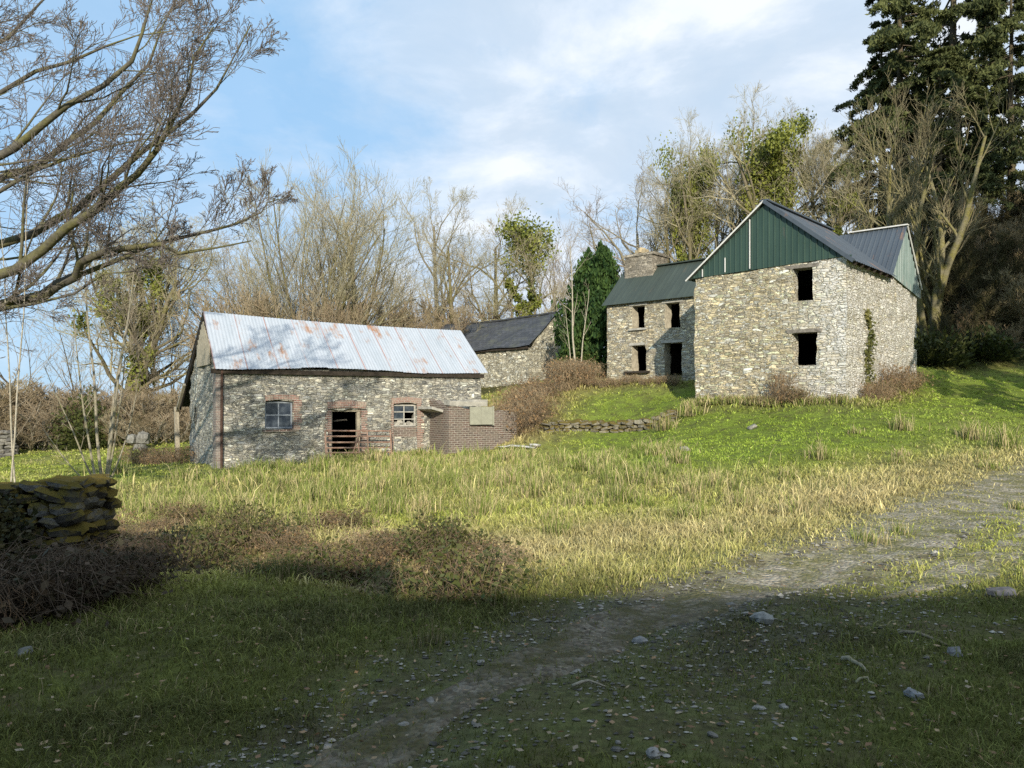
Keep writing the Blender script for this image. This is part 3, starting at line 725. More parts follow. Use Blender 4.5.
Geo().box((1.93, .02, .93), (1.1, .2, .07)).build('sill', M_BRICK_GREY, barn)
brick_surround(3.65, 4.72, -.2, 1.63, .2, .26, .24)
g = Geo(); g.box((4.18, .16, 1.59), (1.08, .14, .09)); g.box((4.66, .16, .72), (.1, .14, 1.7)); g.box((3.69, .16, .72), (.07, .14, 1.7)); g.build('door_frame', M_PALE_WOOD, barn)
Geo().bar((3.9, .9, 1.2), (4.5, .8, 1.27), .05).build('loose_rail', M_WOOD, barn)
brick_surround(5.89, 6.81, .1, 1.81, .10, .26, .2)
f = window(5.91, 6.79, 1.02, 1.79, 2, 3, .12, M_OLD_WHITE, only=lambda i, j: j == 2 or (j == 1 and i == 0)); f['label'] = 'broken white framed window above a blocked lower half'
Geo().box((6.35, .1, .80), (.9, .12, .42)).build('window_blocking', M_BRICK_GREY, barn)
g = Geo(); rr = np.random.default_rng(8)
for _ in range(9): g.box((5.98 + rr.uniform(0, .72), .2, 1.05 + rr.uniform(0, .12)), rr.uniform(.08, .2, 3), rr.uniform(0, 3), rr.uniform(0, 1))
g.build('rubble_on_sill', M_CONC, barn)

# brick pigsty at the barn's right end
SB = thing('brick_pigsty', 'small roofless purple-brick pigsty with a boarded hatch against the barn end', 'pigsty', (-2.16, 27.3, 0), BROT)
def bwall(g, a, b, z0, za, zb, th=.22, out=1):
    a, b = np.array(a, float), np.array(b, float); u = (b - a) / np.linalg.norm(b - a); n = np.array((u[1], -u[0])); L = np.linalg.norm(b - a)
    k = 14; s = np.linspace(0, 1, k); zt = za + (zb - za) * s + .04 * np.sin(s * 17) + .03 * np.sin(s * 41)
    def row(off, z): return np.column_stack([a[0] + u[0] * L * s - n[0] * off, a[1] + u[1] * L * s - n[1] * off, z])
    o0, o1, i0, i1 = row(0, np.full(k, z0)), row(0, zt), row(th, np.full(k, z0)), row(th, zt)
    U = s * L + a[1] * 1.3
    for (p, q, vq) in ((o0, o1, 1), (i1, i0, 1), (o1, i1, 0)):
        V = np.concatenate([p, q]); uv = np.concatenate([np.column_stack([U, p[:, 2]]), np.column_stack([U, q[:, 2] + (0 if vq else th)])])
        j = np.arange(k - 1); g.add(V, np.column_stack([j, j + 1, j + k + 1, j + k]), None, uv)
    for e in (0, k - 1):
        V = [o0[e], i0[e], i1[e], o1[e]]; g.add(V, [[0, 1, 2, 3]], None, [(0, z0), (th, z0), (th, zt[e]), (0, zt[e])])
g = Geo(); bwall(g, (0, 0), (2.9, .25), -.6, 1.72, 1.52); bwall(g, (0, 1.75), (0, .225), -.6, 2.02, 1.75); bwall(g, (2.9, .48), (2.9, 2.4), -.6, 1.5, 1.3)
g.build('wall', M_BRICK_GREY, SB)
g = Geo(); g.box((.75, .16, 1.83), (1.5, .42, .16), rx=.05, ry=.02); g.box((1.25, .5, 1.9), (.7, .7, .14), rz=.2)
g.build('concrete_coping', M_CONC, SB)
g = Geo(); g.box((1.02, -.03, 1.4), (.44, .05, .62)); g.box((1.48, -.022, 1.4), (.46, .05, .62)); g.box((1.74, -.03, 1.4), (.05, .07, .68)); g.build('hatch', plain('faded_grey_green_board', (.36,.36,.28), .2, 6), SB)
Geo().box((-.26, 1.0, 1.62), (.45, 1.3, .09), ry=.25).build('fallen_slab', M_CONC, SB)

# rusty field gate leaning in front of the barn door
gt = thing('field_gate', 'rusty tubular five-bar gate leaning across the dark barn doorway', 'gate', (0, 0, 0))
B2W = lambda x, y: (-9.15 + BU[0] * x - BU[1] * y, 24.7 + BU[1] * x + BU[0] * y)
def gp(x, z, lean=0): X_, Y_ = B2W(x, -.42 - .14 * (1 - z) + lean); return (X_, Y_, z)
g = Geo(); zb = .10
for z in (.18, .34, .52, .72, .90): g.tube([gp(3.3, z + .02), gp(5.6, z - .02)], .028, 6)
g.build('rail', M_GATE, gt)
for x in (3.3, 5.6): Geo().tube([gp(x, -.05), gp(x, .93)], .03, 6).build('end_post', M_GATE, gt)
g = Geo()
for x in (4.42, 4.75): g.tube([gp(x, .16, -.03), gp(x, .9, -.03)], .022, 6)
g.tube([gp(4.2, .16, -.04), gp(4.5, .9, -.04)], .022, 6); g.build('brace', M_GATE, gt)

# ------------------------------------------------------------------ slate outbuilding behind the barn
ob = thing('slate_outbuilding', 'low stone outbuilding with dark slate roof rising behind the barn', 'outbuilding', (.95, 43.6, 1.6), HROT)
OL = 9.0; g = Geo()
wall(g, (-OL, 0), (1, 0), OL, -1, 3.45, .5, amp=.05, seed=51, jag=.05)
og = lambda s: 3.45 + max(0, 1.85 * (1 - abs(s + .5 - 2.2) / 2.3))
wall(g, (0, .5), (0, 1), 3.9, -1, 3.45, .5, prof=og, amp=.05, seed=51, uoff=9)
wall(g, (-OL, 4.4), (0, -1), 3.9, -1, 3.45, .5, prof=lambda s: 3.45 + max(0, 1.85 * (1 - abs(4.4 - s - 2.2) / 2.3)), amp=.05, seed=51)
g.build('wall', [M_STONE_O, M_DARK], ob)
g = Geo(); sg = lambda t, s: -.14 * np.sin(t * 3.1) * (1 - .5 * s) + .03 * np.sin(t * 21 + s * 5)
sheet(g, lerp((-OL - .2, 2.2, 5.52), (.18, 2.2, 5.52)), lerp((-OL - .2, -.3, 3.52), (.25, -.3, 3.52)), 60, 10, .22, 0.0, sag=sg)
sheet(g, lerp((-OL - .2, 2.2, 5.52), (.18, 2.2, 5.52)), lerp((-OL - .2, 4.7, 3.5), (.25, 4.7, 3.5)), 30, 6, .22, 0.0, sag=sg)
g.build('roof', M_SLATE, ob)
g = Geo(); g.box((-OL / 2, -.12, 3.42), (OL, .12, .16)); g.build('wall_plate', M_DARK_WOOD, ob)
g = Geo(); g.bar((-OL - .2, 2.2, 5.45), (-OL / 2, 2.2, 5.4), .2, .08); g.bar((-OL / 2, 2.2, 5.4), (.2, 2.2, 5.54), .2, .08); g.build('ridge_tile', M_SLATE, ob)

# ------------------------------------------------------------------ cottage behind the photographer (its shadow lies over the foreground)
cb = thing('roadside_cottage', 'rendered cottage behind the photographer whose shadow covers the foreground', 'cottage', (0, 0, 0))
def gable_house(name, x0, x1, yf, yb, eave, ridge, mat, par):
    g = Geo(); c = (yf + yb) / 2
    V = [(x0, yf, -.5), (x1, yf, -.5), (x1, yb, -.5), (x0, yb, -.5), (x0, yf, eave), (x1, yf, eave), (x1, yb, eave), (x0, yb, eave), (x0, c, ridge - .1), (x1, c, ridge - .1)]
    g.add(V, [[0, 4, 5, 1], [2, 6, 7, 3], [0, 3, 7, 4], [1, 5, 6, 2], [4, 7, 8], [5, 9, 6]]); g.build(name, mat, par)
    g = Geo(); sl = (ridge - eave) / (c - yb)
    sheet(g, lerp((x0 - .15, c, ridge), (x1 + .15, c, ridge)), lerp((x0 - .15, yf + .2, eave - .1), (x1 + .15, yf + .2, eave - .1)), 20, 4, .22, 0.0)
    sheet(g, lerp((x0 - .15, c, ridge), (x1 + .15, c, ridge)), lerp((x0 - .15, yb - .2, eave - .1), (x1 + .15, yb - .2, eave - .1)), 20, 4, .22, 0.0)
    g.build('roof', M_SLATE, par)
M_RENDER = plain('old_render', (.55,.53,.48), .2, 3)
SHY = -7.0
gable_house('wall', -.1, 17, SHY + 2.5, SHY - 2.5, 2.7, 4.62, M_RENDER, cb)
gable_house('wall', -2.9, -.45, SHY + 2.5, SHY - 2.5, 3.2, 5.12, M_RENDER, cb)  # this block and the next: unseen, raised to lengthen the shadow at left
gable_house('wall', -11, -3.25, SHY + 2.5, SHY - 2.5, 3.8, 5.9, M_RENDER, cb)
for x in (1, 4, 8, 12): Geo().box((x, SHY + 2.5, 1.5), (.9, .08, 1.0)).build('window', M_GLASS, cb)
# ------------------------------------------------------------------ trees
def nrm(v):
    l = math.sqrt(v[0] ** 2 + v[1] ** 2 + v[2] ** 2) or 1; return (v[0] / l, v[1] / l, v[2] / l)
def grow(rng, p, d, L, r, lvl, spec, out, maxl):
    """spec per level: steps, wiggle, upward pull, children, angle, length ratio, radius ratio, first child at"""
    n, wig, trop, nc, ang, lr, rr, st = spec[lvl]
    pts, rad, dirs = [p], [r], [d]; seg = L / n; end = .25 if lvl < maxl else .35
    for i in range(n):
        d = nrm((d[0] + rng.gauss(0, wig), d[1] + rng.gauss(0, wig), d[2] + rng.gauss(0, wig) + trop))
        p = (p[0] + d[0] * seg, p[1] + d[1] * seg, p[2] + d[2] * seg)
        pts.append(p); dirs.append(d); rad.append(max(.004, r * (1 - (i + 1) / n * (1 - end))))
    out.append((lvl, pts, rad))
    if lvl >= maxl: return
    spawn(rng, pts, dirs, rad, L, lvl, spec, out, maxl)
def spawn(rng, pts, dirs, rad, L, lvl, spec, out, maxl):
    n = len(pts) - 1; nc, ang, lr, rr, st = spec[lvl][3:]
    k = max(1, int(nc * rng.uniform(.75, 1.25)))
    for c in range(k):
        t = st + (1 - st) * ((c + rng.random()) / k); x = min(t * n, n - .001); i = int(x); f = x - i
        q = tuple(pts[i][a] * (1 - f) + pts[i + 1][a] * f for a in range(3)); dd = dirs[i + 1]; r0 = rad[i] * (1 - f) + rad[i + 1] * f
        v = (rng.gauss(0, 1), rng.gauss(0, 1), rng.gauss(0, 1)); dot = sum(v[a] * dd[a] for a in range(3)); v = nrm(tuple(v[a] - dot * dd[a] for a in range(3)))
        A = R(ang) * rng.uniform(.65, 1.35); nd = tuple(dd[a] * math.cos(A) + v[a] * math.sin(A) for a in range(3))
        grow(rng, q, nd, L * lr * (1.15 - .6 * t) * rng.uniform(.7, 1.3), min(r0 * .9, max(.005, r0 * rr)), lvl + 1, spec, out, maxl)
def tree_parts(lines_, kmax=8, split=2, twig_col=(.26,.22,.155), rng=None, bark_mat_=None, par=None, twig_mat=None, col2=(.20,.17,.13)):
    tr = [(np.array(p), np.array(r)) for l, p, r in lines_ if l < split]; tw = [(np.array(p), np.array(r)) for l, p, r in lines_ if l >= split]
    g = Geo(); v, f = tubes(tr, kmax); g.add(v, f); g.build('trunk', bark_mat_, par, smooth=True)
    if tw:
        v, f = tubes(tw, 3); n = vnoise(v, 1.2, 7)[:, None] * .5 + .5; g = Geo(); g.add(v, f, np.array(twig_col) * n + np.array(col2) * (1 - n)); g.build('crown', twig_mat, par, smooth=True)
def leaf_cloud(name, cen, size, c1, c2, mat, par, seed, aspect=1.4, up=None, upw=0, dark=None, loc_scale=.8):
    r = np.random.default_rng(seed); v, f = leaf_quads(r, cen, size, aspect, up, upw)
    t = np.clip(.5 + .5 * vnoise(cen, loc_scale, seed) + r.normal(0, .18, len(cen)), 0, 1)[:, None]
    col = np.repeat(np.array(c1) * (1 - t) + np.array(c2) * t, 4, axis=0); g = Geo(); g.add(v, f, col); return g.build(name, mat, par)

M_TWIG = vcol('winter_twigs', .9, .1, 0, .25)
M_LEAF = vcol('leaf', .6, .3, .25, .2)
M_NEEDLE = vcol('needles', .7, .2, .15, .25)
M_BARK_OLIVE = bark_mat('mossy_olive_bark', (.20,.17,.12), (.17,.16,.05), .8)
M_BARK_GREY = bark_mat('pale_grey_bark', (.30,.27,.21), (.20,.19,.09), .55)
M_BARK_DARK = bark_mat('dark_bark', (.12,.095,.07), (.12,.115,.05), .6)
M_BARK_PALE = bark_mat('silvery_stem_bark', (.46,.42,.33), (.33,.30,.19), .4)

BARE = dict(
 ash=[(8,.09,.03,11,46,.55,.55,.3),(7,.17,.07,8,42,.52,.5,.2),(5,.2,.07,6,42,.55,.5,.15),(4,.18,.08,6,40,.6,.55,.1),(3,.2,.06,0,30,.5,.5,.1)],
 round=[(6,.06,.0,12,56,.75,.6,.25),(7,.15,.10,8,42,.5,.5,.2),(5,.2,.08,6,42,.55,.5,.1),(4,.2,.04,6,45,.6,.55,.1),(3,.2,.0,0,30,.5,.5,.1)],
)
TOP = {}
def make_bare(kind, H, seed, bark, twig, col2=None, split=2, ivy=None, stems=1, r0=None):
    rng = random.Random(seed); out = []
    t = thing('bare_tree', None, 'tree')
    if kind == 'vase':
        spec = [(9,.09,.04,9,32,.42,.5,.25),(6,.15,.10,8,36,.5,.55,.15),(4,.14,.12,6,28,.6,.6,.1),(3,.15,.1,0,28,.6,.6,.1)]
        for i in range(stems):
            a = rng.uniform(0, 2 * math.pi); s = rng.uniform(.05, .6)
            grow(rng, (math.cos(a) * .25, math.sin(a) * .25, -.4), nrm((math.cos(a) * s, math.sin(a) * s, 1)), H * rng.uniform(.65, .95), rng.uniform(.05, .11) * (H / 10) ** .5 * (r0 or 1), 0, spec, out, 3)
    else:
        for i in range(stems):
            a = rng.uniform(0, 6.28); s = .0 if stems == 1 else rng.uniform(.12, .3)
            grow(rng, (math.cos(a) * s, math.sin(a) * s, -.5), nrm((math.cos(a) * s, math.sin(a) * s, 1)), H * (.72 if kind == 'ash' else .55) * rng.uniform(.9, 1.05), r0 or H * .019, 0, BARE[kind], out, 4)
    out = [(l, P_, [q * (1.0 if l < 2 else 1.25) for q in R_]) for l, P_, R_ in out]
    TOP[t] = float(np.percentile([p[2] for l, P_, R_ in out for p in P_], 99.6))
    tree_parts(out, 7, split, twig, rng, bark, t, M_TWIG, col2 or tuple(.75 * x for x in twig))
    if ivy:
        lo, hi, rad, n, top = ivy; nr = np.random.default_rng(seed); cs = []
        pool = np.array([p for l, P_, R_ in out if l <= 1 for p in P_ if lo * H < p[2] < hi * H and math.hypot(p[0], p[1]) < rad * 3.2])
        kn = 40; knots = pool[nr.integers(0, len(pool), kn)]; sz = nr.uniform(.25, .8, kn) * rad * .5
        w = nr.integers(0, kn, n); cs.append(knots[w] + nr.normal(0, 1, (n, 3)) * sz[w][:, None] * np.array((1, 1, 1.35)))
        if top:                                                 # a ragged bushy head where the ivy has reached the top
            zc, rr = top; kn = 18; m = int(n * .8); kk = nr.normal(0, .42, (kn, 3)) * rr + np.array((0, 0, zc * H)); w = nr.integers(0, kn, m)
            cs.append(kk[w] + nr.normal(0, 1, (m, 3)) * nr.uniform(.12, .30, kn)[w][:, None] * rr)
        leaf_cloud('ivy', np.concatenate(cs), nr.uniform(.08, .16, sum(map(len, cs))), (.10,.13,.026), (.36,.38,.075), M_LEAF, t, seed, 1.25)
    return t

TAN, OLV, GRY, RED = (.43,.375,.27), (.37,.345,.19), (.47,.435,.35), (.31,.245,.19)
ash1 = make_bare('ash', 12, 11, M_BARK_OLIVE, TAN, OLV)
ash2 = make_bare('ash', 12, 12, M_BARK_GREY, GRY, OLV)
round1 = make_bare('round', 12, 13, M_BARK_GREY, TAN, RED)
vase1 = make_bare('vase', 10, 15, M_BARK_OLIVE, TAN, OLV, stems=16)
vase2 = make_bare('vase', 10, 16, M_BARK_GREY, GRY, TAN, stems=7)
thin1 = make_bare('vase', 9, 17, M_BARK_DARK, RED, TAN, stems=2)
ivy1 = make_bare('ash', 12, 21, M_BARK_OLIVE, OLV, TAN, ivy=(.15, .62, .55, 6500, None), stems=3)
ivy2 = make_bare('ash', 12, 22, M_BARK_OLIVE, OLV, TAN, ivy=(.12, .62, .55, 9500, (.60, 1.65)), stems=3)
ivyball = make_bare('ash', 9, 23, M_BARK_OLIVE, OLV, TAN, ivy=(.15, .6, .3, 5200, (.80, 1.45)))
PH = TOP
_used = set(); _rt = random.Random(77)
def put(proto, px, Y, top, label, group, wide=1.0, name=None, zb=None, rz=None):
    """top = height of the crown's tip above the photographer's eye, seen Y metres away at px"""
    x = at(px, Y); z = gz(x, Y) - .2 if zb is None else zb; H = EYE + (410 - top) * Y / F - z; s = H / PH[proto]
    a = _rt.uniform(0, 6.28) if rz is None else rz; sc = (s * wide, s * wide, s)
    if proto in _used: o = dup(proto, (x, Y, z), a, sc, label, group)
    else:
        _used.add(proto); o = proto; o.location = (x, Y, z); o.rotation_euler = (0, 0, a); o.scale = sc; tag(o, label, 'tree', group)
    if name: o.name = name
    return o
GB = 'bare winter trees behind the buildings'
put(ivy1, 112, 47, 205, 'ivy-clad tree with several stems standing above the left hedge', GB, 1.05, 'ivy_clad_tree')
put(ash1, 134, 50, 215, 'bare tree just right of the ivy-clad tree above the left hedge', GB)
put(thin1, 152, 46, 285, 'small thin bare tree on the hedge bank left of the barn gable', GB, .6)
put(thin1, 180, 48, 245, 'tall thin dark tree just left of the barn gable', GB, .6)
put(thin1, 64, 50, 275, 'wispy small tree rising behind the left end of the hedge', GB, 1.2)
put(round1, 222, 52, 225, 'rounded bare tree behind the left end of the barn roof', GB, .9)
put(vase2, 262, 47, 215, 'brownish many-stemmed tree behind the barn roof, left of the tallest one', GB, 1.15)
put(vase1, 318, 46, 168, 'broad vase-shaped bare tree with olive stems behind the middle of the barn roof', GB, 1.0)
put(ash2, 352, 50, 165, 'tall pale bare tree on the right of the vase-shaped one', GB, .9)
put(vase2, 392, 55, 245, 'low bare bushy tree behind the right half of the barn roof', GB, 1.3)
put(ash2, 432, 54, 178, 'tallest pale slender tree between barn and slate outbuilding', GB, .8)
put(ash1, 452, 52, 196, 'bare tree with green-tinged limbs behind the barn roof end', GB, .85)
put(ash1, 492, 54, 198, 'forked bare tree behind the middle of the slate roof', GB, 1.0)
put(ivyball, 526, 51, 222, 'tree topped by a round ball of yellow-green ivy behind slate roof', GB, 1.0, 'ivy_topped_tree')
put(round1, 548, 58, 232, 'grey twiggy tree between the ivy ball and the dark evergreen', GB, .7)
put(thin1, 586, 58, 200, 'thin reddish tree just behind the tip of the dark evergreen', GB, 1.0)
put(round1, 640, 53, 160, 'wide pale bare tree with fine twigs above the farmhouse chimney', GB, 1.05)
put(ash1, 668, 50, 150, 'olive-limbed bare tree right of the chimney', GB, .8)
put(ivy2, 692, 50, 122, 'tree with a ragged ivy-covered crown above the dull green roof', GB, .62, 'ivy_clad_tree')
put(ash2, 728, 54, 135, 'thin bare tree left of the green gable peak between two ivy trees', GB, .75)
put(ivy2, 772, 48, 96, 'ivy-smothered tree directly behind the green gable peak', GB, .85, 'ivy_clad_tree')
put(ash1, 745, 53, 118, 'bare olive-tinged tree just left of the ivy-smothered tree', GB, .8)
put(ash2, 716, 55, 140, 'faint bare tree far behind between the two ivy trees', GB, .8)
put(ash2, 808, 54, 108, 'slender bare tree between the gable peak and the conifers', GB, .7)
put(ivy1, 850, 46, 128, 'ivied tree with pale trunk behind the white-capped roof end', GB, .75, 'ivy_clad_tree')
put(thin1, 831, 52, 118, 'thin reddish sapling left of the conifers', GB, .8)
# multi-stemmed sycamore in front of the conifers
syc = make_bare('vase', 10, 19, bark_mat('moss_yellow_bark', (.21,.19,.12), (.22,.20,.06), .85), (.27,.245,.13), (.24,.20,.13), stems=6, r0=1.9)
put(syc, 925, 38, 95, 'leaning many-stemmed mossy tree right of the farmhouse, in front of the conifers', GB, 1.05, zb=4.2, rz=.4)
put(syc, 960, 42, 190, 'shorter many-stemmed tree on the shaded bank at the right', GB, .9)
for px, tp, lb in ((992, 178, 'left thin dark trunk on the skyline at the right edge'), (1012, 170, 'right thin dark trunk on the skyline at the right edge')):
    put(thin1, px, 52, tp, lb, GB, .5)

# conifers
def make_conifer(H, seed, Rr=4.2, f0=.2):
    r = random.Random(seed); nr = np.random.default_rng(seed); t = thing('conifer', None, 'tree')
    tr = [(0, 0, -.6)]; x = y = 0
    for i in range(1, 13): x += r.gauss(0, .05); y += r.gauss(0, .05); tr.append((x, y, H * i / 12))
    lines_ = [(0, tr, [.34 * (1 - i / 12.5) + .02 for i in range(13)])]; cen = []
    z = H * f0
    while z < H * .985:
        f = z / H; i = min(11, int(f * 12)); c = (tr[i][0], tr[i][1]); g0 = max(0, (f - f0) / (1 - f0))
        a = r.uniform(0, 6.28); L = Rr * min(1, .5 + 1.6 * g0) * (1 - g0) ** .7 * r.choice((.35, .5, .7, 1.0, 1.35)) + .4; n = 8; p = (c[0], c[1], z); pts = [p]; el = r.uniform(-.25, .4)
        for s in range(n):
            el -= .11 if s < 5 else .05; a2 = a + r.gauss(0, .15)
            p = (p[0] + math.cos(a2) * math.cos(el) * L / n, p[1] + math.sin(a2) * math.cos(el) * L / n, p[2] + math.sin(el) * L / n); pts.append(p)
            if s > 1:
                for side in range(3):                          # side sprays that hang from the limb
                    sd = r.choice((-1, 1)) * r.uniform(.15, .30) * (L * (1 - .5 * s / n)) ; m = int(22 + 20 * abs(sd)); q = nr.uniform(0, 1, m); hang = abs(sd) * r.uniform(.5, 1.2)
                    fw = r.uniform(.2, .9) * abs(sd)
                    cen.append(np.column_stack([p[0] - math.sin(a2) * sd * q + math.cos(a2) * fw * q, p[1] + math.cos(a2) * sd * q + math.sin(a2) * fw * q, p[2] - hang * q * q]) + nr.normal(0, .085, (m, 3)))
        lines_.append((1, pts, [.05 * L / 4 * (1 - s / (n + 1)) + .010 for s in range(n + 1)]))
        z += H * r.uniform(.0045, .0125)
    tree_parts(lines_, 7, 2, par=t, bark_mat_=M_BARK_DARK)
    cen = np.concatenate(cen); leaf_cloud('crown', cen, nr.uniform(.07, .15, len(cen)), (.022,.036,.014), (.145,.16,.055), M_NEEDLE, t, seed, 3.0, (0, 0, -1), .4, loc_scale=1.6)
    PH[t] = H; return t
con1, con2 = make_conifer(24, 5, 5.6, .10), make_conifer(24, 6, 6.2, .16)
GC = 'dark conifers on the bank at the right'
put(con1, 905, 47, -95, 'leftmost dark conifer reaching out over the farmhouse roof end', GC, 1.08)
put(con2, 955, 50, -150, 'tallest dark conifer, middle of the group behind the mossy tree', GC, 1.05)
put(con1, 1010, 46, -60, 'rightmost dark conifer at the edge of the picture', GC, 1.0, rz=2.2)
put(con2, 985, 58, -20, 'conifer standing farther back between the middle and right ones', GC, .9, rz=4)
put(con1, 878, 49, 20, 'lower conifer at the left side of the group above the white-capped roof', GC, 1.35, rz=1.2)
put(con2, 938, 45, 45, 'short spreading conifer in the middle of the group behind the mossy tree', GC, 1.5, rz=2.7)
# the conifers whose shade falls on the bank
GS = 'conifers beside the track that shade the bank'
for i, (x, y, h, lb) in enumerate(((19.5, 21.5, 19, 'nearest shade-casting conifer beside the track beyond the right edge'), (23, 21, 23, 'second shade-casting conifer beyond the right edge'), (16.4, 19.6, 11, 'low shade-casting conifer closest to the frame at the right edge'), (24.5, 27, 24, 'tall shade-casting conifer at the foot of the bank beyond the right edge'), (28, 24, 24, 'farthest shade-casting conifer beyond the right edge'))):
    z = gz(x, y) - .2; dup(con2, (x, y, z), i * 1.3, (h / 24 * .62, h / 24 * .62, h / 24), lb, GS)

# yew beside the farmhouse
def make_yew(H, seed):
    t = thing('yew_tree', 'dense dark green pointed yew between slate outbuilding and farmhouse', 'tree'); r = np.random.default_rng(seed)
    g = Geo(); g.tube([(0, 0, -.5), (.05, 0, 1.5), (0, .1, 5)], [.28, .22, .08], 8); g.build('trunk', M_BARK_DARK, t, smooth=True)
    cs = []
    for k in range(95):                                         # upright plumes making up the crown
        a = r.uniform(0, 6.28); h0 = r.uniform(.03, .74) * H; rad = 2.55 * (1 - (h0 / H) ** 1.6) * r.uniform(.55, 1.0)
        b = np.array((math.cos(a) * rad, math.sin(a) * rad, h0)); L = r.uniform(.9, 2.8) * (1 - .3 * h0 / H); n = 300
        s = r.uniform(0, 1, n); w = .42 * np.sin(math.pi * np.clip(s * .85 + .15, 0, 1)) + .04
        d = r.normal(size=(n, 2)) * w[:, None] * .6
        cs.append(np.column_stack([b[0] * (1 - .35 * s) + d[:, 0], b[1] * (1 - .35 * s) + d[:, 1], b[2] + s * L]))
    for k in range(26):                                         # a lower shoulder on one side
        b = np.array((-1.45, -.3, 0)) + np.array((r.normal(0, .6), r.normal(0, .5), r.uniform(.1, 2.6))); n = 260; s = r.uniform(0, 1, n); d = r.normal(0, .24, (n, 2))
        cs.append(np.column_stack([b[0] + d[:, 0], b[1] + d[:, 1], b[2] + s * r.uniform(.8, 1.9)]))
    c = np.concatenate(cs); c = c[c[:, 2] > .1]
    leaf_cloud('crown', c, r.uniform(.10, .2, len(c)), (.016,.045,.014), (.075,.13,.03), M_NEEDLE, t, seed, 2.0, (0, 0, 1), .5, loc_scale=.5); PH[t] = H + .4; return t
yew = make_yew(8.0, 3); put(yew, 597, 40.0, 228, None, None, .86, rz=0); yew['label'] = 'dense dark green pointed yew between slate outbuilding and farmhouse'; yew['category'] = 'tree'
if 'group' in yew: del yew['group']
# low yellow-green bush under the yew
def bush(name, label, loc, rad, n, c1, c2, seed, leaf=(.06, .12), flat=.8, cat='bush', stems=14, group=None, stem_mat=None, upw=.2):
    t = thing(name, label, cat, loc, 0, group); r = np.random.default_rng(seed)
    d = r.normal(size=(n, 3)); d /= np.linalg.norm(d, axis=1, keepdims=True); q = d * (r.uniform(0, 1, (n, 1)) ** .45)
    q *= (1 + .4 * vnoise(d * 1.6, .9, seed)[:, None]); q[:, 2] = np.abs(q[:, 2]); q = q * np.array((rad[0], rad[1], rad[2]))
    L = []
    for i in range(stems):
        e = q[r.integers(0, n)]; L.append((np.array([(0, 0, -.2), e * (.35, .35, .5), e]), np.array([.02, .014, .006])))
    v, f = tubes(L, 4); g = Geo(); g.add(v, f); g.build('stem', stem_mat or M_BARK_DARK, t, smooth=True)
    leaf_cloud('foliage', q, r.uniform(leaf[0], leaf[1], n), c1, c2, M_LEAF, t, seed, 1.5, (0, 0, 1), upw); return t
bush('evergreen_bush', 'yellow-green low bush in front of the yew', (at(580, 39), 39, gz(at(580, 39), 39)), (1.3, 1.0, 1.6), 2600, (.05,.09,.02), (.14,.17,.04), 41)
bush('evergreen_bush', 'olive green bush in the hedge left of the barn', (at(88, 37), 37, gz(at(88, 37), 37)), (1.9, 1.3, 2.4), 2600, (.05,.075,.02), (.13,.14,.04), 42, (.08, .15))
bush('ivy_bush', 'dark green leafy shrub low on the shaded right bank', (at(985, 34.5), 34.5, gz(at(985, 34.5), 34.5) - .1), (1.6, 1.2, 1.3), 1800, (.02,.035,.012), (.07,.085,.02), 43, (.1, .18))
bush('ivy_bush', 'mossy green shrub at the foot of the right bank beside the farmhouse', (at(935, 34.0), 34.0, gz(at(935, 34), 34) - .1), (1.5, 1.1, 1.6), 1800, (.025,.038,.012), (.09,.10,.025), 44, (.1, .18))
# a strip of ivy on the farmhouse side wall and shrubby shoots at the front wall
r = np.random.default_rng(71); n = 800; zz = r.uniform(-.1, 3.3, n); c = np.column_stack([np.full(n, 5.3) + np.abs(r.normal(.06, .05, n)), 1.9 + .35 * vnoise(np.column_stack([zz, zz]), .8, 2) + r.normal(0, .3, n) * (1.2 - zz / 3.6), zz])
o = leaf_cloud('ivy', c, r.uniform(.05, .11, n), (.07,.09,.025), (.24,.22,.07), M_LEAF, house, 71, 1.3, loc_scale=.4); o['label'] = 'thin strip of ivy climbing the right side wall'
# slender pale tree in front of the yew
pb = thing('pale_sapling', 'slender pale leafless sapling in front of the dark yew', 'tree', (at(577, 38), 38, gz(at(577, 38), 38))); out = []; rng = random.Random(14)
for dx, l in ((-.06, 6.6), (.10, 4.6), (-.2, 3.6)): grow(rng, (dx, 0, -.2), nrm((dx, .02, 1)), l, .055 * l / 6, 0, [(9,.05,.03,6,34,.28,.5,.35),(5,.1,.06,4,34,.5,.6,.2),(4,.12,.05,0,34,.5,.6,.2)], out, 2)
tree_parts(out, 6, 1, (.52,.46,.35), rng, M_BARK_PALE, pb, M_TWIG, (.40,.34,.24))

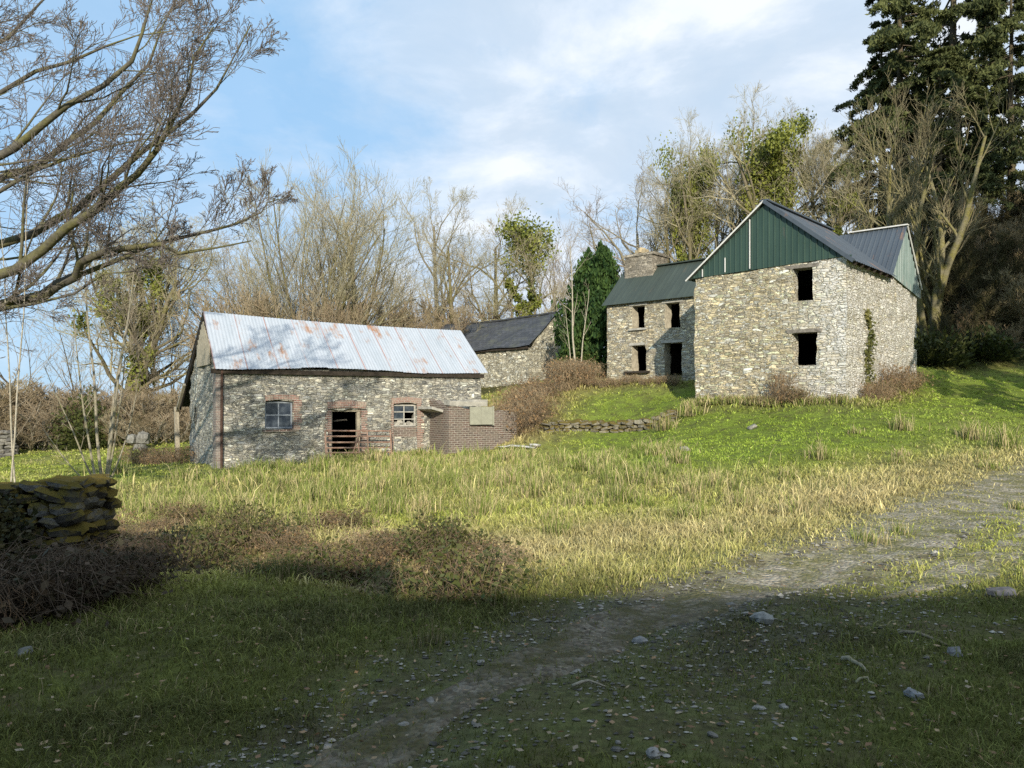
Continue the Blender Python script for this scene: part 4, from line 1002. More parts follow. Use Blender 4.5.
# ------------------------------------------------------------------ big bare tree overhanging from the left
bt = thing('overhanging_tree', 'large bare tree with mossy limbs reaching in from the left edge', 'tree', (-12.6, 13.2, gz(-12.6, 13.2)))
rng = random.Random(9); out = []
tz = bt.location.z; bx_, by_ = -12.6, 13.2
out.append((0, [(0, 0, -.5), (.05, 0, 1.2), (.0, .05, 2.6), (-.1, .1, 4.2), (.1, 0, 6.0), (0, .1, 8.2)], [.55, .46, .42, .36, .28, .18]))
limbs = [   # sideways x, distance y, height z of each limb's joints, then its butt radius
 ([(-12.5,13.2,2.7),(-9.6,13.0,3.0),(-7.6,12.9,3.45),(-7.0,12.8,3.75),(-6.5,12.4,4.0),(-5.75,12.0,4.05),(-4.9,11.7,3.9),(-3.7,11.3,4.0)], .15),
 ([(-12.4,13.1,2.9),(-9.9,12.7,3.3),(-7.6,12.2,3.75),(-6.6,11.8,4.3),(-5.6,11.4,4.8),(-4.9,11.0,5.2),(-4.3,10.6,5.9),(-3.9,10.4,6.6)], .13),
 ([(-12.5,13.2,3.6),(-10,13.6,4.0),(-8.2,13.6,4.6),(-7.3,13.4,5.0),(-6.4,13.0,5.5),(-5.5,12.7,6.0),(-4.6,12.4,6.6),(-4.0,12.2,7.5)], .12),
 ([(-12.6,13.2,4.2),(-10,12.4,4.7),(-7.9,11.8,5.2),(-6.8,11.5,5.7),(-5.8,11.3,6.2),(-5.2,11.2,6.9),(-4.9,11.1,7.7)], .11),
 ([(-12.6,13.2,4.9),(-10,13.8,5.3),(-8.3,14.0,5.9),(-7.2,13.8,6.6),(-6.2,13.6,7.5),(-5.6,13.4,8.6)], .11),
 ([(-12.6,13.2,5.8),(-10.4,12.6,6.6),(-8.8,12.2,7.3),(-7.6,12.0,8.1),(-6.9,12.0,9.2)], .10),
 ([(-7.0,12.8,3.75),(-5.9,12.9,4.25),(-4.9,12.9,4.5),(-4.0,12.7,4.75),(-3.7,12.65,4.95)], .055),
 ([(-12.6,13.2,6.4),(-11,14.5,7.5),(-9.5,15,8.6),(-8.4,15.3,10)], .10),
 ([(-12.6,13.2,3.4),(-13.5,11.5,4.5),(-14.6,10,6)], .13), ([(-12.6,13.2,4.4),(-14.5,14.3,5.5),(-16.5,15,7)], .13), ([(-12.6,13.3,7.5),(-12.4,12.6,9.5),(-11.5,12,11.5)], .12),
 ([(-12.4,13.1,3.1),(-10.4,12.6,3.9),(-8.6,12.3,4.6),(-7.2,12.0,5.2),(-6.0,11.8,5.5),(-4.9,11.6,5.6)], .07),
 ([(-12.6,13.2,5.2),(-10.6,13.0,5.9),(-9.0,12.8,6.4),(-7.6,12.7,7.0),(-6.4,12.5,7.3),(-5.3,12.4,7.5)], .08),
 ([(-9.6,13.0,3.0),(-8.2,12.4,3.1),(-7.2,12.0,3.2),(-6.0,11.7,3.6),(-5.0,11.5,3.75)], .05),
]
tspec = [None, (7,.09,.06,13,32,.29,.36,.12), (6,.10,.05,8,34,.52,.40,.15), (5,.12,.04,7,34,.52,.48,.15), (4,.14,.03,3,34,.55,.6,.2), (3,.14,.02,0,30,.5,.5,.1)]
for J, r0 in limbs:
    P = [Vector((x - bx_, y - by_, z - tz)) for x, y, z in J]; pts = []
    for i in range(len(P) - 1):
        a, b = P[i], P[i + 1]; 
        for s in (0, .5): 
            q = a.lerp(b, s); j = .05 if s else 0; pts.append((q.x + rng.gauss(0, j), q.y + rng.gauss(0, j), q.z + rng.gauss(0, j)))
    pts.append(tuple(P[-1])); n = len(pts); rad = [max(.010, .8 * r0 * (1 - i / (n - 1)) ** .8) for i in range(n)]
    out.append((1, pts, rad)); L = sum((P[i + 1] - P[i]).length for i in range(len(P) - 1))
    dirs = [nrm(tuple(pts[min(i, n - 1)][a] - pts[max(0, i - 1)][a] for a in range(3))) if i else (0, 0, 1) for i in range(n)]; dirs[0] = dirs[1]
    sp2 = list(tspec); sp2[1] = tspec[1][:3] + ((13 if r0 >= .1 else 10 if r0 > .06 else 9),) + tspec[1][4:]; spawn(rng, pts, dirs, rad, min(L, 8.0) * (.75 if r0 > .06 else .6), 1, sp2, out, 5)
M_BARK_BIG = bark_mat('mossy_limb_bark', (.12,.11,.09), (.17,.165,.05), .7, 2)
tree_parts(out, 8, 3, (.24,.205,.175), rng, M_BARK_BIG, bt, M_TWIG, (.15,.13,.11))

# young multi-stemmed sapling in front of the left hedge
sp_ = thing('young_sapling', 'slender many-stemmed bare sapling on the grass left of the barn', 'tree', (at(103, 22), 22, gz(at(103, 22), 22)))
rng = random.Random(31); out = []
sspec = [(9,.035,.04,9,34,.22,.45,.3),(5,.1,.06,4,34,.5,.6,.2),(4,.12,.05,0,34,.5,.6,.2)]
for dx, L in ((-.10, 7.2), (.04, 6.4), (.13, 6.8), (-.45, 3.6), (.4, 3.4), (.2, 4.6), (-.9, 2.2), (-.24, 5.2)):
    grow(rng, (dx * .4, rng.gauss(0, .1), -.2), nrm((dx, rng.gauss(0, .08), 1)), L, .032 * L / 6 + .012, 0, sspec, out, 2)
tree_parts(out, 6, 1, (.34,.29,.21), rng, M_BARK_GREY, sp_, M_TWIG, (.28,.23,.16))
# two very thin stems close on the left
for i, (px, Y, tp) in enumerate(((8, 12, 150), (17, 12.5, 215))):
    t = thing('thin_stem', ('taller' if i == 0 else 'shorter') + ' of two whip-thin pale stems at the far left edge', 'sapling', (at(px, Y), Y, gz(at(px, Y), Y))); out = []
    grow(random.Random(60 + i), (0, 0, -.2), (0.02, 0, 1), EYE + (410 - tp) * Y / F + .6, .018, 0, [(10,.03,.03,7,30,.2,.45,.3),(4,.1,.05,0,30,.5,.5,.2)], out, 1)
    tree_parts(out, 5, 1, (.34,.29,.21), None, M_BARK_PALE, t, M_TWIG)

# ------------------------------------------------------------------ brambles, dead bracken, hedge
def make_bramble(name, seed, n, H, S, nl, c1, c2, tc1, tc2):
    t = thing(name, None, 'bramble'); r = random.Random(seed); nr = np.random.default_rng(seed); L, tips = [], []
    for i in range(n):
        a = r.uniform(0, 6.28); d0 = r.uniform(0, .5) * S; l = S * r.uniform(.3, 1.0); h = H * r.uniform(.35, 1.1); b = r.uniform(-1.3, 1.4)
        p0 = (math.cos(a + 1) * d0, math.sin(a + 1) * d0, -.08); pts = []
        for s in range(6):
            f = s / 5; pts.append((p0[0] + math.cos(a + b * f) * l * f + r.gauss(0, .06), p0[1] + math.sin(a + b * f) * l * f + r.gauss(0, .06), h * math.sin(f * 2.5) + r.gauss(0, .05)))
        L.append((np.array(pts), np.linspace(.006, .002, 6))); tips += pts[1:]
    v, f = tubes(L, 3); k = vnoise(v, .4, seed)[:, None] * .5 + .5; g = Geo(); g.add(v, f, np.array(tc1) * k + np.array(tc2) * (1 - k)); g.build('stem', M_TWIG, t, smooth=True)
    tips = np.array(tips); c = tips[nr.integers(0, len(tips), nl)] + nr.normal(0, .05, (nl, 3))
    leaf_cloud('foliage', c, nr.uniform(.03, .075, nl), c1, c2, M_LEAF, t, seed, 1.5, loc_scale=.3); return t
br1 = make_bramble('bramble', 1, 150, .55, 1.0, 800, (.06,.075,.02), (.30,.19,.10), (.19,.135,.085), (.29,.22,.14))
br2 = make_bramble('bramble', 2, 150, .75, .9, 420, (.20,.12,.06), (.36,.24,.12), (.21,.155,.10), (.33,.255,.165))
br3 = make_bramble('dead_bracken', 3, 190, .9, .8, 500, (.26,.15,.08), (.40,.28,.15), (.30,.225,.14), (.42,.335,.21))
br4 = make_bramble('bramble', 4, 230, .7, .9, 500, (.03,.035,.015), (.10,.065,.04), (.07,.05,.035), (.13,.10,.07))  # bramble copy with the wall's shade put into its stem and leaf colours
br5 = make_bramble('dead_bracken', 5, 120, .5, .9, 260, (.10,.12,.03), (.40,.27,.15), (.34,.23,.15), (.46,.36,.22))
_bu = set()
def putb(proto, x, y, s, label, group, sz=1.0, name=None):
    z = gz(x, y); a = _rt.uniform(0, 6.28)
    if proto in _bu: o = dup(proto, (x, y, z), a, (s, s, s * sz), label, group)
    else: _bu.add(proto); o = proto; o.location = (x, y, z); o.rotation_euler = (0, 0, a); o.scale = (s, s, s * sz); tag(o, label, None, group)
    return o
rb_ = random.Random(5)
for i in range(48):
    t = (i + rb_.random()) / 48; x = -6.4 + 6.1 * t + rb_.gauss(0, .2); y = 11.3 - 2.6 * t ** 1.3 + rb_.gauss(0, .75)
    putb((br5, br2, br5, br1)[i % 4], x, y, rb_.uniform(.3, .65), 'brown bramble clump in the tangled strip along the ditch', 'bramble clumps along the ditch', rb_.uniform(.6, 1.0))
br6 = make_bramble('bramble', 6, 90, .75, .8, 900, (.05,.075,.02), (.17,.16,.05), (.17,.12,.08), (.28,.21,.13))
for i in range(15):
    x = rb_.choice((rb_.uniform(-5.4, -2.6), rb_.uniform(-2.3, -.2))); y = 10.7 - .75 * (x + 5.4) * .75 + rb_.gauss(0, .6); putb(br6, x, y, rb_.uniform(.4, .8), 'leafy green bramble rising from the brown tangle along the ditch', 'leafy brambles along the ditch', rb_.uniform(.8, 1.3))
for i in range(13):
    x = -4.7 + rb_.uniform(-1.9, 1.0); y = 6.8 + rb_.uniform(-.6, 1.1); putb(br4, x, y, rb_.uniform(.6, 1.1), 'dark dead bramble clump heaped below the mossy wall', 'bramble clumps below the mossy wall', .8)
for i in range(16):
    x, y = rb_.choice(((1.0, 31), (.7, 33.5), (1.8, 34.5), (.2, 30), (2.8, 35.2), (-.3, 33))); putb(rb_.choice((br3, br2)), x + rb_.gauss(0, .5), y + rb_.gauss(0, .6), rb_.uniform(.8, 1.4), 'pinkish brown bracken patch on the bank between pigsty and yew', 'bracken between pigsty and yew')
for i in range(7):
    x = 3.4 + i * .5 + rb_.gauss(0, .2); putb(br3, x, 35.0 - i * .38 + rb_.gauss(0, .2), rb_.uniform(.5, .8), 'dry bracken tuft on the grassy bank below the farmhouse door', 'bracken below the farmhouse door', .7)
for i, (s, q, zz) in enumerate(((.5, .3, .8), (1.5, .35, .9), (2.4, .4, 1.0), (2.9, .5, 1.3), (3.35, .62, 2.3), (3.85, .5, 1.9), (4.3, .4, 1.1), (5.1, .35, 1.0))):
    x, y = 6.55 + HU[0] * s - .35 * .673, 28.5 + HU[1] * s - .35 * .739; putb((br5, br2, br1)[i % 3], x, y, q, 'bramble scrambling up the foot of the front gable wall', 'brambles at the gable wall foot', zz)
for i in range(6):
    s = .9 + i * .8; x, y = 6.55 + HU[0] * 5.75 + .673 * s, 28.5 + HU[1] * 5.75 + .739 * s; putb((br2, br5, br1)[i % 3], x, y, rb_.uniform(.5, .85), 'dark bramble growing against the farmhouse right side wall', 'brambles along the farmhouse side wall', 1.5)
for i in range(4):
    x, y = B2W(-.6 - .3 * i, 3.6 + i * .8); putb(br2, x, y, .8, 'scrubby growth under the lean-to at the barn gable', 'growth under the barn lean-to')
putb(br3, *B2W(9.6, 1.0), 1.3, 'tall dry bramble filling the corner beside the pigsty', None)

hs1 = make_bare('vase', 3, 51, M_BARK_GREY, (.36,.30,.19), (.31,.235,.16), stems=11); hs1.name = 'hedge_shrub'
hs2 = make_bare('vase', 3, 52, M_BARK_OLIVE, (.32,.27,.15), (.30,.21,.14), stems=12); hs2.name = 'hedge_shrub'
GH = 'leafless shrubs of the hedge on the left'
for o in (hs1, hs2): o['category'] = 'shrub'
hl = 'leafless brown shrub in the overgrown hedge left of the barn'
for i, (px, Y, top) in enumerate(((-8, 40, 372), (18, 41, 362), (38, 39, 378), (58, 41, 385), (76, 42, 374), (104, 39, 388), (122, 40, 380), (140, 41, 384), (156, 40, 378), (172, 41, 382), (188, 39, 392), (200, 43, 372), (30, 37, 396), (130, 37.5, 398), (160, 37, 396))):
    put((hs1, hs2)[i % 2], px, Y, top + 11, hl, GH, 1.5 + .3 * (i % 3), 'hedge_shrub')
hb = 'brown twiggy undergrowth shrub behind the barn roof'
for i, (px, Y, top) in enumerate(((235, 44, 296), (258, 43, 290), (282, 44, 300), (306, 43, 296), (346, 44, 302), (372, 45, 298), (398, 46, 306), (425, 48, 304), (445, 52, 306), (470, 53, 300), (505, 53, 302))):
    put((hs2, hs1)[i % 2], px, Y, top, hb, 'undergrowth behind the barn roof', .75, 'hedge_shrub')
hs3 = make_bare('vase', 3, 53, M_BARK_DARK, (.10,.085,.045), (.075,.075,.03), stems=11); hs3['category'] = 'shrub'  # shrub copy coloured darker to put shade on the right bank
hw = 'twiggy dark undergrowth shrub on the wooded bank at the right'
for i in range(46):
    Y = 35 + 10 * (i / 45) + _rt.uniform(-.5, .5); px = 925 + _rt.random() * 110; top = 410 - (gz(at(px, Y), Y) + _rt.uniform(1.2, 3.0) - EYE) * F / Y
    put((hs3, hs3, hs2)[i % 3], px, Y, top, hw, 'undergrowth on the wooded bank', 1.2, 'hedge_shrub')

# ------------------------------------------------------------------ loose stonework
ICO = None
def rock_verts(r, d, seed):
    """an angular stone: a box with its faces pushed about and corners worn"""
    import itertools
    V = np.array([(x, y, z) for x in (-1, 0, 1) for y in (-1, 0, 1) for z in (-1, 0, 1) if (x, y, z) != (0, 0, 0)], float)
    L = np.linalg.norm(V, axis=1, keepdims=True); V = V / L * (.62 + .38 * L ** .6)
    V *= 1 + r.normal(0, .13, V.shape); return V * np.asarray(d) / 2
def _hullfaces():
    V = [(x, y, z) for x in (-1, 0, 1) for y in (-1, 0, 1) for z in (-1, 0, 1) if (x, y, z) != (0, 0, 0)]; ix = {v: i for i, v in enumerate(V)}; F_ = []
    for ax in range(3):
        for sg in (-1, 1):
            o = [k for k in range(3) if k != ax]
            for a in (-1, 0):
                for b in (-1, 0):
                    q = []
                    for (p, s) in ((a, b), (a + 1, b), (a + 1, b + 1), (a, b + 1)):
                        v = [0, 0, 0]; v[ax] = sg; v[o[0]] = p; v[o[1]] = s; q.append(ix[tuple(v)])
                    F_.append(q if (sg > 0) != (ax == 1) else q[::-1])
    return np.array(F_)
RF = _hullfaces()
def rot3(r, tilt=.25):
    return np.array(Matrix.Rotation(r.uniform(0, 6.28), 3, 'Z') @ Matrix.Rotation(r.normal(0, tilt), 3, 'X') @ Matrix.Rotation(r.normal(0, tilt), 3, 'Y'))
M_ROCK = vcol('field_stone', .9, .2, 0, .45, 14)
def moss_stone():
    m = Mat('mossy_stone', .95, .1); c = m.attr().outputs['Color']; p = m.geo()
    nz = m.node('ShaderNodeNewGeometry'); s = m.node('ShaderNodeSeparateXYZ'); m.link(nz.outputs['Normal'], s.inputs[0])
    f = m.math('MULTIPLY_ADD', s.outputs[2], .35, m.noise(p, 3.2, 5, .7).outputs[0])
    mc = m.mix(m.noise(p, 2.2, 3).outputs[0], (.045,.060,.012), (.21,.135,.03))
    c = m.mix(.7, c, m.ramp(m.noise(p, 16, 5, .7).outputs[0], [(.3, .5), (.7, 1.5)]), 'MULTIPLY')
    m.color(m.mix(m.ramp(f, [(.5, 0.0), (.66, .95)]), c, mc)); m.bump(m.noise(p, 18, 5, .7).outputs[0], .8, .04); return m.m
M_MOSS = moss_stone()
def dry_wall(name, label, pts, h, th, seed, mat, cols, size=(.34, .26, .15), loose=.06, par=None, hv=.12):
    r = np.random.default_rng(seed); g = Geo(); P = resample(pts, .05); T = np.gradient(P, axis=0); T /= np.linalg.norm(T, axis=1, keepdims=True)
    L = len(P) * .05
    for row in range(max(1, int(h / size[2] * 1.12))):
        z = row * size[2] * .88
        for lane in np.arange(-th / 2 + size[1] / 2, th / 2 + .01, size[1] * .85):
            s = r.uniform(0, size[0])
            while s < L:
                l = size[0] * r.uniform(.55, 1.5); i = min(len(P) - 1, int((s + l / 2) / .05)); top = h * (1 + hv * 2 * vnoise(np.array([[s, seed]]), 1.1, seed)[0])
                if z < top:
                    n = np.array((-T[i, 1], T[i, 0])); b = lane * (1 - .2 * z / h) + r.normal(0, .03); x, y = P[i] + n * b
                    v = rock_verts(r, (l, size[1] * r.uniform(.85, 1.25), size[2] * r.uniform(.8, 1.3)), 0); a = math.atan2(T[i, 1], T[i, 0]) + r.normal(0, .12)
                    M = np.array(Matrix.Rotation(a, 3, 'Z') @ Matrix.Rotation(r.normal(0, loose), 3, 'X') @ Matrix.Rotation(r.normal(0, loose), 3, 'Y'))
                    g.add(v @ M.T + np.array((x, y, gz(x, y) + z + .04)), RF, cols[r.integers(0, len(cols))])
                s += l * .93
    o = g.build(name, mat, par); 
    if label: tag(o, label, 'wall')
    return o
mw = thing('mossy_wall', 'collapsing moss-covered stone wall end in shade at the left edge', 'wall', (0, 0, 0))
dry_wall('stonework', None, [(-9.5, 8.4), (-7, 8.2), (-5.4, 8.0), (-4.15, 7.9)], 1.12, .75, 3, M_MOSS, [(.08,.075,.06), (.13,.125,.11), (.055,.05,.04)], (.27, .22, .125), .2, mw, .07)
r = np.random.default_rng(12); n = 17000; c = np.column_stack([r.uniform(-8.5, -4.25, n), r.normal(8.0, .22, n), np.zeros(n)]); tp = 1.12 * (1 + .14 * vnoise(np.column_stack([c[:, 0] + 9.5, np.full(n, 3.0)]), 1.1, 3)) - .04; f = r.random(n) < .5; c[:, 2] = ground_z(c[:, 0], np.full(n, 8.05)) + np.where(f, r.uniform(.15, 1, n) * tp, tp + np.abs(r.normal(0, .035, n))); c[f, 1] = 7.9 - .44 + r.normal(0, .09, f.sum())
c = c[vnoise(c, .45, 8) > -.12]
leaf_cloud('ivy', c, r.uniform(.025, .055, len(c)), (.018,.028,.010), (.085,.07,.02), M_LEAF, mw, 12, 1.3, loc_scale=.3)
dry_wall('low_terrace_wall', 'low tumbled stone terrace wall across the grass between pigsty and farmhouse', [(.9, 28.9), (2.4, 28.9), (4.0, 28.4), (5.6, 27.6)], .42, .4, 7, M_MOSS, [(.24,.22,.17), (.17,.16,.13), (.30,.28,.22)], (.34, .26, .14), .15, hv=.3)
dry_wall('ruined_wall', 'grey ruined stone wall stub at the hedge, far left edge', [(at(-30, 35), 35), (at(14, 35), 35)], 1.35, .5, 8, M_ROCK, [(.15,.145,.125), (.11,.105,.095), (.19,.18,.155)], (.4, .28, .18))
dry_wall('ruined_wall', 'low grey stone wall half hidden behind the left hedge shrubs', [(at(28, 38.5), 38.5), (at(118, 38.5), 38.5)], .8, .5, 9, M_ROCK, [(.24,.225,.20), (.20,.19,.165)], (.4, .28, .18))
dry_wall('ruined_wall', 'pale upright slab-like wall stub between hedge and barn', [(at(123, 34.5), 34.5), (at(146, 34.5), 34.5)], 1.15, .4, 10, M_ROCK, [(.19,.185,.165), (.23,.225,.20)], (.5, .4, .5), hv=.05)
# pale slab beside the pigsty
r = np.random.default_rng(2); g = Geo(); x, y = at(522, 27.2), 27.2
for k, (dx, dy, d) in enumerate(((0, 0, (1.1, .6, .09)), (.45, .15, (.5, .4, .12)), (-.6, .0, (.5, .35, .08)))):
    v = rock_verts(r, d, 0) @ np.array(Matrix.Rotation(.2 + k, 3, 'Z') @ Matrix.Rotation(.1, 3, 'Y')).T; g.add(v + np.array((x + dx, y + dy, gz(x + dx, y + dy) + .06 + .02 * k)), RF, (.52,.50,.46))
tag(g.build('broken_slab', M_ROCK), 'pale broken slab lying on the grass right of the pigsty', 'slab')
def stone(x, y, d, col, label, group=None, seed=0, sink=.25, name='stone', tilt=.2):
    r = np.random.default_rng(seed + int(abs(x) * 100)); v = rock_verts(r, d, 0) @ rot3(r, tilt).T
    o = Geo().add(v, RF, col).build(name, M_ROCK, loc=(x, y, gz(x, y) + d[2] * (.5 - sink))); return tag(o, label, 'stone', group)
stone(at(763, 6.1), 6.1, (.17, .14, .09), (.22,.225,.21), 'flat pale slate-grey stone lying in the middle of the track', seed=3, sink=.15)
stone(at(653, 3.66), 3.66, (.075, .06, .05), (.24,.23,.215), 'small rounded stone at the bottom edge below the track', seed=4)
stone(at(1000, 6.75), 6.75, (.26, .2, .11), (.12,.115,.12), 'dark bluish stone at the right edge on the shadow line', seed=5)
stone(at(684, 20.5), 20.5, (.42, .3, .15), (.25,.24,.19), 'boulder half sunk in the lawn below the terrace wall', seed=6)
stone(at(752, 24.0), 24.0, (.30, .24, .14), (.26,.25,.21), 'small boulder on the lawn below the farmhouse', seed=7)
stone(at(640, 5.7), 5.7, (.12, .1, .06), (.20,.20,.195), 'grey stone left of the slate stone, on the left rut', seed=8)
stone(at(914, 4.35), 4.35, (.11, .08, .055), (.19,.195,.20), 'grey stone in shaded grass near the lower right corner', seed=9)
stone(at(955, 5.1), 5.1, (.12, .09, .06), (.15,.15,.155), 'dark stone in shaded grass near the right edge', seed=10)
stone(at(24, 5.3), 5.3, (.14, .11, .06), (.13,.13,.12), 'flat grey stone in the shaded grass at lower left', seed=12)
rs_ = random.Random(44)
k = 0
while k < 90:
    Y = 3.4 * math.exp(rs_.random() * 1.55); px = rs_.uniform(300, 1030); X_ = at(px, Y)
    mm = masks(np.array([X_]), np.array([Y]))['track'][0]
    if rs_.random() > mm * 1.0 + .12 * (px > 560): continue
    s = rs_.uniform(.02, .055); b = rs_.uniform(.10, .26)
    stone(X_, Y, (s * rs_.uniform(.9, 1.6), s, s * rs_.uniform(.45, .75)), (b, b * .95, b * .84), 'small grey stone scattered along the gravel track', 'small stones scattered along the track', seed=k); k += 1
# sticks
def stick(pts, rad, label, seed):
    P = [(x, y, gz(x, y) + h) for x, y, h in pts]; g = Geo(); g.tube(P, np.linspace(rad, rad * .5, len(P)), 6); o = g.build('fallen_stick', M_BARK_GREY if seed % 2 else M_BARK_OLIVE, smooth=True); tag(o, label, 'stick')
def sk(a, b, Ya, Yb, rad, label, seed, bend=.03):
    xa, xb = at(a, Ya), at(b, Yb); r = random.Random(seed); stick([(xa + (xb - xa) * t + r.gauss(0, .01), Ya + (Yb - Ya) * t + bend * math.sin(t * 3), .02 + .02 * math.sin(t * 4)) for t in (0, .25, .5, .75, 1)], rad, label, seed)
sk(570, 608, 4.6, 4.62, .010, 'short straight stick lying left of the track in shade', 1)
sk(895, 948, 5.55, 5.25, .016, 'crooked stick in shaded grass right of the slate stone', 2, .06)
sk(842, 868, 5.05, 4.75, .018, 'thick broken stick in shade below the slate stone', 3)
sk(858, 880, 4.55, 4.5, .009, 'thin twig below the thick broken stick', 5)

# gravel pebbles and dead leaves
r = np.random.default_rng(5); n = 60000
Yp = 3.0 * np.exp(r.random(n) * 1.75); a = r.uniform(-.42, .72, n); Xp = a * Yp; mm = masks(Xp, Yp); keep = r.random(n) < mm['track'] * .42 + .006 * (Xp > 0)
Xp, Yp = Xp[keep], Yp[keep]; s = r.gamma(1.8, .0042, len(Xp)) + .005; s = np.minimum(s, .035) * np.clip(Yp / 6, .8, 1.6)
base = np.array([(1,0,0),(.3,.95,0),(-.8,.6,0),(-.8,-.6,0),(.3,-.95,0),(0.1,0,.6)]); fc = np.array([(0,1,5),(1,2,5),(2,3,5),(3,4,5),(4,0,5)])
ang = r.uniform(0, 6.28, len(Xp)); ca, sa = np.cos(ang), np.sin(ang); B = base[None] * (1 + r.normal(0, .2, (len(Xp), 6, 3)))
V = np.stack([(B[:, :, 0] * ca[:, None] - B[:, :, 1] * sa[:, None]) * s[:, None] + Xp[:, None], (B[:, :, 0] * sa[:, None] + B[:, :, 1] * ca[:, None]) * s[:, None] * .8 + Yp[:, None], B[:, :, 2] * s[:, None] * .7 + (ground_z(Xp, Yp) + .006)[:, None]], -1)
b = (.06 + .26 * r.random(len(Xp)) ** 1.7)[:, None] * np.array((1, .95, .82)); g = Geo()
g.add(V.reshape(-1, 3), (np.arange(len(Xp))[:, None, None] * 6 + fc[None]).reshape(-1, 3), np.repeat(b, 6, 0)); tag(g.build('pebbles', M_ROCK), kind='stuff')
n = 2600; Yp = 3.0 * np.exp(r.random(n) * 1.6); Xp = r.uniform(-.7, .72, n) * Yp; c = np.column_stack([Xp, Yp, ground_z(Xp, Yp) + r.uniform(.01, .05, n)])
v, f = leaf_quads(r, c, r.uniform(.015, .038, n), 1.5); v[:, 2] = np.repeat(c[:, 2], 4) + (v[:, 2] - np.repeat(c[:, 2], 4)) * .35
cols = np.array([(.30,.19,.10), (.38,.28,.17), (.22,.13,.07), (.33,.27,.19)])[r.integers(0, 4, n)]; g = Geo(); g.add(v, f, np.repeat(cols, 4, 0)); tag(g.build('dead_leaves', M_LEAF), kind='stuff')

# ------------------------------------------------------------------ grass: blades in tufts, denser near the photographer
def blades(X, Y, m, r, hgt, wid, lean, col, Z=None):
    n = len(X); Z = ground_z(X, Y) - .01 if Z is None else Z; a = r.uniform(0, 6.28, n); l = lean * r.uniform(.2, 1.2, n)
    dx, dy = np.cos(a) * l * hgt, np.sin(a) * l * hgt; fx, fy = -np.sin(a), np.cos(a)
    # blades turn their flat side every way
    t = r.uniform(0, 6.28, n); fx, fy = np.cos(t), np.sin(t); w = wid / 2
    P = np.column_stack
    V = np.stack([P([X - fx * w, Y - fy * w, Z]), P([X + fx * w, Y + fy * w, Z]), P([X + dx * .35 + fx * w * .8, Y + dy * .35 + fy * w * .8, Z + hgt * .6]), P([X + dx * .35 - fx * w * .8, Y + dy * .35 - fy * w * .8, Z + hgt * .6]), P([X + dx, Y + dy, Z + hgt * (1 - .25 * l)])], 1)
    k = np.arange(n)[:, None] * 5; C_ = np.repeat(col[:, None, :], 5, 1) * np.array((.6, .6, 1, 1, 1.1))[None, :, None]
    return V.reshape(-1, 3), k + np.array((0, 1, 2, 3)), k + np.array((3, 2, 4)), C_.reshape(-1, 3)
def scatter(n, y0, y1, r, per, spread):
    k = n // per; Y = y0 * np.exp(r.random(k) * math.log(y1 / y0)); X = r.uniform(-.86, .86, k) * Y
    Y = np.repeat(Y, per) + r.normal(0, 1, k * per) * spread; X = np.repeat(X, per) + r.normal(0, 1, k * per) * spread
    return X, Y, np.repeat(r.normal(0, 1, k), per), np.repeat(r.random(k), per)
r = np.random.default_rng(99); g = Geo(); M_GRASS = vcol('grass_blades', .75, .2, .22, 0)
X, Y, tn, tr_ = scatter(720000, 2.9, 46, r, 8, .06)
mk = masks(X, Y)
inb = np.zeros(len(X), bool)                                     # nothing grows inside the buildings
for (P0, U_, x0, x1, y0, y1) in (((6.55, 28.5), HU, -.05, 5.4, -.02, 8.2), ((6.55, 28.5), HU, -6.9, 5.4, 4.2, 8.2), ((-9.15, 24.7), BU, -.1, 9.5, -.03, 4.5), ((-2.16, 27.3), BU, .1, 2.9, .2, 2.2), ((.95, 43.6), HU, -9, .1, -.1, 4.5)):
    dx, dy = X - P0[0], Y - P0[1]; lx, ly = dx * U_[0] + dy * U_[1], -dx * U_[1] + dy * U_[0]; inb |= (lx > x0) & (lx < x1) & (ly > y0) & (ly < y1)
keep = ~inb & (r.random(len(X)) > mk['track'] * .85) & (r.random(len(X)) > mk['wood'] * .6)
keep &= (r.random(len(X)) < .62 + .6 * mk['n2'] + .5 * mk['n1']) | (Y > 9)
def cut(k):
    global X, Y, tn, tr_, mk
    X, Y, tn, tr_ = X[k], Y[k], tn[k], tr_[k]; mk = {q: v[k] for q, v in mk.items()}
cut(keep)
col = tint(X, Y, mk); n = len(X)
isr = (tr_ < mk['rush'] * .30); dead = (r.random(n) < (.05 + .42 * mk['dry']) * (1 - .8 * mk['up']))
straw = np.array((.50, .425, .225)); col = np.where((dead & ~(mk['near'] > .6))[:, None], col * .35 + straw * .65, col)
col = np.where((dead & (mk['near'] > .6) & (r.random(n) < .3))[:, None], np.array((.26, .21, .11)), col)  # foreground straw takes a shade-darkened colour
col = np.where((isr & ~dead)[:, None], np.array((.15, .20, .05)) * .7 + col * .3, col)
col = col * np.exp(r.normal(0, .22, n) + tn * .16 + .25 * mk['n2'] + .45 * mk['n1'] * mk['near'])[:, None]
h = .05 + .028 * np.clip(tn, -1, 2) + .045 * mk['dry'] * (1 + mk['n2']) + .14 * mk['bank']
h = np.where(isr, .22 + .08 * tn, h) * np.exp(r.normal(0, .3, n)); nb = np.exp(-((-(X + 9.15) * BU[1] + (Y - 24.7) * BU[0] + .8) / 1.6) ** 2) * (X < 0); h = np.clip(h * (1 - .55 * nb) * (1 - .55 * mk['track']), .02, .75) * np.where(Y < 7, .82, 1) * (1 - .35 * mk['up'])
wd = np.clip(.00115 * Y, .0034, .05) * np.exp(r.normal(0, .25, n)) * np.where(isr, .8, 1)
v, f4, f3, c = blades(X, Y, mk, r, h, wd, np.where(isr, .45, 1.05), col)
